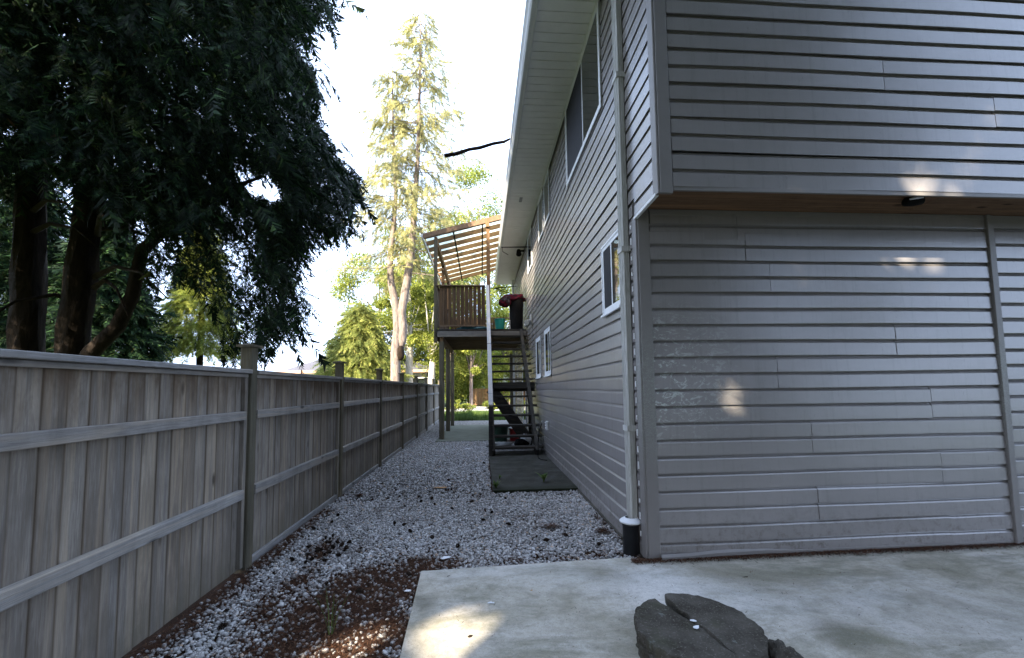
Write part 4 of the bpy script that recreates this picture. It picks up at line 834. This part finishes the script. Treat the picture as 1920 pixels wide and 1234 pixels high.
# --- tall twin stemmed spruce
def spruce():
    base = (-4.79, 24, 0); t = thing('spruce_tree', 'tall twin stemmed spruce with sparse sunlit crown beyond the fence', 'tree', base)
    stemR = [(-4.5, 24, 3.6), (-4.45, 24, 4.3), (-4.42, 24, 5.0), (-4.5, 24, 5.9), (-4.2, 24, 7.6), (-3.95, 24, 9.5), (-3.85, 24, 11), (-3.6, 24, 15), (-3.5, 24, 20), (-3.43, 24, 24.4)]
    stemL = [(-4.85, 24, -.05), (-4.8, 24, 2.0), (-4.82, 24, 3.6), (-4.75, 24, 5.0), (-4.8, 24, 6.2), (-5.1, 24, 7.6), (-5.15, 24, 9), (-4.95, 24, 11), (-4.85, 24, 13), (-5.05, 24, 17), (-5.12, 24, 20.5)]
    V, F = merge([tube(stemL, [.36, .29, .27, .2, .22, .2, .17, .14, .11, .06, .02], 12), tube(stemR, [.10, .24, .25, .24, .23, .22, .19, .12, .07, .015], 12)])
    o = part('trunk', mk('trunk', V, F, MT['barkg'], True), t); o.location = Vector((0, 0, 0))-Vector(base)
    V, F = blob((-4.5, 23.83, 3.55), (.2, .2, .42), 2, 10, .15); o = part('burl', mk('burl', V, F, MT['burl'], True), t); o.location = -Vector(base)
    Cs = []; Az = []; Pt = []; Sz = []
    for stem, z0, z1, R0_, cnt in ((stemR, 8.0, 24.3, 4.7, 270), (stemL, 10, 20.8, 3.2, 130)):
        zs = [p[2] for p in stem]; xs = [p[0] for p in stem]
        for i in range(cnt):
            z = random.uniform(z0, z1); x = np.interp(z, zs, xs); l = R0_*((z1-z)/(z1-z0))**.62*random.uniform(.4, 1.08)+.2; a = random.uniform(0, 6.28)
            if z < 11 and random.random() < .45: l *= .5
            d = Vector((math.cos(a), math.sin(a), 0)); b0 = Vector((x, 24, z)); pts = [b0, b0+d*l*.5+Vector((0, 0, -.12*l)), b0+d*l+Vector((0, 0, -.18*l))]
            if i % 2 == 0: part('branch', mk('branch', *tube(pts, [.03, .02, .006], 4), MT['barkg']), t).location = -Vector(base)
            m_ = int(3+l*4.2)
            for j in range(m_):
                u = random.uniform(.25, 1.02); q = b0+d*l*u+Vector((random.gauss(0, .06), random.gauss(0, .06), -.16*l*u)); Cs.append(q); Az.append(a+random.choice([-1, 1])*random.uniform(.2, 1.0)); Pt.append(random.uniform(.1, 1.1)); Sz.append(random.uniform(.35, .75))
    V, F = sprays(np.array([tuple(c) for c in Cs]), np.array(Az), np.array(Pt), np.array(Sz)); o = part('crown', mk('crown', V, F, MT['spruceleaf']), t); o.location = -Vector(base)
spruce()
# --- leafy trees
def leafy(name, label, base, H, R, n, lmat=None, bmat=None, size=.17, zc=.62, group=None, blobs=26, r0=.16, squash=1.0, lean=0., cat='tree', filt=True):
    x, y, z = base; Cb = []
    for i in range(blobs):
        while True:
            u = RN.uniform(-1, 1, 3)
            if np.linalg.norm(u) < 1: break
        Cb.append((x+lean+u[0]*R, y+u[1]*R, z+H*zc+u[2]*H*(1-zc)*squash))
    Cb = np.array(Cb); idx = RN.integers(0, blobs, n); br = R*.34*RN.uniform(.7, 1.3, blobs)
    D = RN.normal(0, 1, (n, 3)); D /= np.linalg.norm(D, axis=1)[:, None]; C = Cb[idx]+D*(br[idx]*RN.random(n)**.4)[:, None]*np.array([1, 1, .75])
    C = C[C[:, 2] > z+.3]
    if filt: C = C[open_to_sun(C, .12)]
    V, F = leaves(C, size); L = []
    for i in range(0, blobs, 2): b0 = Vector((x, y, z+H*.35+random.random()*H*.2)); e = Vector(Cb[i]); L.append(([b0, b0.lerp(e, .5)+Vector((0, 0, -.2)), e], [.06, .04, .015]))
    tri = np.vstack([F[:, [0, 1, 2]], F[:, [0, 2, 3]]])
    return tree(name, label, cat, base, [(x, y, z-.05), (x+lean*.2, y, z+H*.3), (x+lean*.6, y, z+H*.6), (x+lean, y, z+H*.85)], [r0, r0*.85, r0*.6, .03], bmat or MT['barkg'], V, tri, lmat or MT['leaf'], L, group)
G = 'leafy trees beyond the alley'
leafy('leafy_tree', 'bright green leafy tree left of the twin spruce trunk', (-8.6, 36, 0), 13, 3.6, 22000, size=.25, group=G, zc=.52, blobs=44)
leafy('leafy_tree', 'bright leafy tree directly behind the twin spruce', (-5.6, 38, 0), 17, 4.0, 24000, size=.26, group=G, zc=.52, blobs=48)
leafy('leafy_tree', 'pale trunked leafy tree just right of the spruce trunk', (-5.05, 30, 0), 11, 2.1, 10000, bmat=MT['barkw'], size=.2, group=G, r0=.28, zc=.72)
leafy('leafy_tree', 'leafy tree with short white trunk above the far fence end', (-3.6, 30, 0), 10, 2.4, 14000, bmat=MT['barkw'], size=.2, group=G, r0=.24, zc=.62, lean=.6, blobs=36)
leafy('leafy_tree', 'leafy tree behind the deck posts', (-2.6, 37, 0), 14, 3.6, 22000, size=.24, group=G, zc=.5, blobs=48)
leafy('leafy_tree', 'tall leafy tree over the patio roof', (-.2, 44, 0), 25, 5.2, 32000, size=.28, group=G, zc=.52, blobs=50)
leafy('leafy_tree', 'thin trunked young tree framed below the deck', (-.72, 29, 0), 6.0, 1.5, 10000, size=.16, group=G, r0=.13, zc=.68)
leafy('leafy_tree', 'dense green tree behind the stair treads', (2.3, 34, 0), 9, 2.6, 16000, size=.22, group=G, zc=.55, blobs=36)
leafy('leafy_tree', 'leafy tree seen past the house end', (6.5, 40, 0), 13, 4.0, 12000, size=.28, group=G, zc=.5)
leafy('leafy_tree', 'round leafy tree low behind the brown far fence', (-1.2, 39, 0), 6.5, 2.6, 14000, size=.2, group=G, zc=.5, blobs=34)
n = 50000; x = np.where(RN.random(n) < .3, RN.uniform(-90, -44, n), RN.uniform(-6, 60, n)); y = RN.uniform(52, 62, n); z = RN.random(n)**.8*(5+4*vnoise(x, y*0, .25, 12)); V, F = leaves(np.stack([x, y, z], 1), .7)
stuff('distant_woodland', 'hazy green woodland closing the view beyond the road', 'woods', mk('distant_woodland', V, F, MT['leaf']))
evergreen('hemlock_tree', 'yellow green hemlock drooping in front of the neighbouring house', 'tree', (-7.9, 28, 0), 7.2, 3.2, 3000, MT['hemleaf'], MT['barkg'], 1.9, .8)
for i, (x, y, h, lb) in enumerate([(-1.7, 25.5, 1.0, 'low leafy shrub on the verge left of the young tree'), (-.9, 26.6, .8, 'pinkish sunlit shrub at the foot of the young tree'), (.6, 25.0, 1.1, 'green shrub on the verge behind the stair post'), (1.6, 24.5, .9, 'green shrub seen between the lower stair treads')]):
    leafy('shrub', lb, (x, y, 0), h, .62, 1500, size=.11, blobs=9, r0=.03, zc=.5, cat='shrub')
# grass on the verge
n = 26000; x = RN.uniform(-6, 5, n); y = 19.9+RN.random(n)**1.3*6.6; h = RN.uniform(.08, .28, n)*(.6+vnoise(x, y, 1.2, 8)); a = RN.uniform(0, 6.28, n); w = .012
V = np.stack([np.stack([x-np.cos(a)*w, y-np.sin(a)*w, 0*x], 1), np.stack([x+np.cos(a)*w, y+np.sin(a)*w, 0*x], 1), np.stack([x+RN.normal(0, .06, n), y+RN.normal(0, .06, n), h], 1)], 1).reshape(-1, 3)
stuff('verge_grass', 'rough green grass at the far end of the alley', 'grass', mk('verge_grass', V, np.arange(3*n).reshape(-1, 3), MT['weed']))
# --- trees behind and left of the camera that keep the yard in shade (they mirror in the windows)
S2 = 'trees shading the yard behind the camera'
for i, (x, y, H, R, n, z_, lb) in enumerate([(-9.3, -4.6, 16, 3.6, 17000, .55, 'broad leafy tree farthest left behind the camera'), (-5.0, -4.8, 16, 3.6, 18000, .55, 'broad leafy tree left behind the camera'), (-.9, -4.6, 19, 3.8, 17000, .5, 'broad leafy tree straight behind the camera'),
        (3.2, -4.6, 19, 3.8, 16000, .5, 'broad leafy tree right behind the camera'), (7.4, -4.6, 19, 3.8, 18000, .5, 'broad leafy tree farthest right behind the camera'), 
        (-3.0, -12.5, 17, 4.5, 11000, .55, 'tallest leafy tree in the second row behind the camera'), (5, -13, 17, 4.5, 11000, .55, 'tall leafy tree in the second row to the right')]):
    leafy('shade_tree', lb, (x, y, 0), H, R, n, MT['shadeleaf'], MT['bark'], .46, z_, S2, 90, .3)
# ------------------------------------------------------------------ neighbours
wallm = plain('cream_stucco', (.5, .47, .42), .9, .2, .1, 1).m
nh = thing('neighbour_house', 'low cream bungalow with grey roof behind the hemlock', 'house', (-8, 38, 0))
bpart('wall', (-15.5, -4.5, 35, 44, 0, 2.95), wallm, nh)
bpart('fascia', (-16.1, -3.9, 34.4, 34.44, 2.9, 3.12), plain('orange_fascia', (.5, .3, .2), .7, .2, .1).m, nh)
V = [(-16.1, 34.44, 3.0), (-3.9, 34.44, 3.0), (-3.9, 44.6, 3.0), (-16.1, 44.6, 3.0), (-14, 39.5, 4.6), (-6, 39.5, 4.6)]
part('roof', fixn(mk('roof', V, [(0, 1, 5, 4), (1, 2, 5), (2, 3, 4, 5), (3, 0, 4), (0, 3, 2, 1)], MT['shingle'])), nh)
for x in (-12.5, -10.4, -6.2, -5.3):
    w = bpart('window', (x, x+.9, 34.95, 34.999, 1.5, 2.5), MT['vinylwhite'], nh); bpart('pane', (x+.07, x+.83, 34.94, 34.949, 1.57, 2.43), MT['glass'], w)
DX = -1.6
lh = thing('shingled_house', 'blue grey shingled house corner behind the leftmost cedar trunk', 'house', (-19, 13, 0))
bpart('wall', (-24, -15.2, 12.6, 20, 0, 2.3), wallm, lh)
L = []
for i in range(14): z = 2.1+i*.16; x = -14.6-i*.26; L.append(boxg(x-.3, x, 12.2, 20.4, z, z+.045))
V = [(-14.65, 12.25, 2.1), (-14.65, 20.35, 2.1), (-18.6, 20.35, 4.5), (-18.6, 12.25, 4.5), (-24, 20.35, 2.1), (-24, 12.25, 2.1)]
part('roof', fixn(mk('roof', V, [(0, 3, 2, 1), (3, 5, 4, 2), (0, 5, 3), (1, 2, 4), (0, 1, 4, 5)], MT['shingle'])), lh)
for v, f in L: part('shingle_course', fixn(mk('shingle_course', v, f, MT['shingle'])), lh)
bf = thing('far_fence', 'short brown board fence across the road behind the young tree', 'fence', (0, 35, 0))
for i in range(26): bpart('board', (-1.0+i*.15, -.86+i*.15, 34.6, 34.63, .15, 1.5+.03*(i % 2)), MT['cedarz'], bf)
gb = thing('white_garage', 'white flat building glimpsed between the stair treads', 'building', (4, 46, 0)); bpart('wall', (1.5, 12, 45, 50, 0, 3.2), MT['paper'], gb); bpart('roof', (1.2, 12.3, 44.7, 50.3, 3.2, 3.4), MT['shingle'], gb)
# overhead wires
for i, (z, lb) in enumerate([(6.6, 'highest overhead wire crossing behind the spruce'), (6.2, 'middle overhead wire crossing behind the spruce'), (5.6, 'lowest overhead wire crossing behind the spruce')]):
    pts = [(-40, 26, z+1.0), (-20, 29, z-.4), (-8, 31, z-.5), (0, 32.5, z), (10, 34, z+1)]
    thing('overhead_wire', lb, 'wire', (-8, 31, z), me=mk('overhead_wire', [Vector(v)-Vector((-8, 31, z)) for v in tube(pts, [.018]*5, 5)[0]], tube(pts, [.018]*5, 5)[1], MT['grey']))
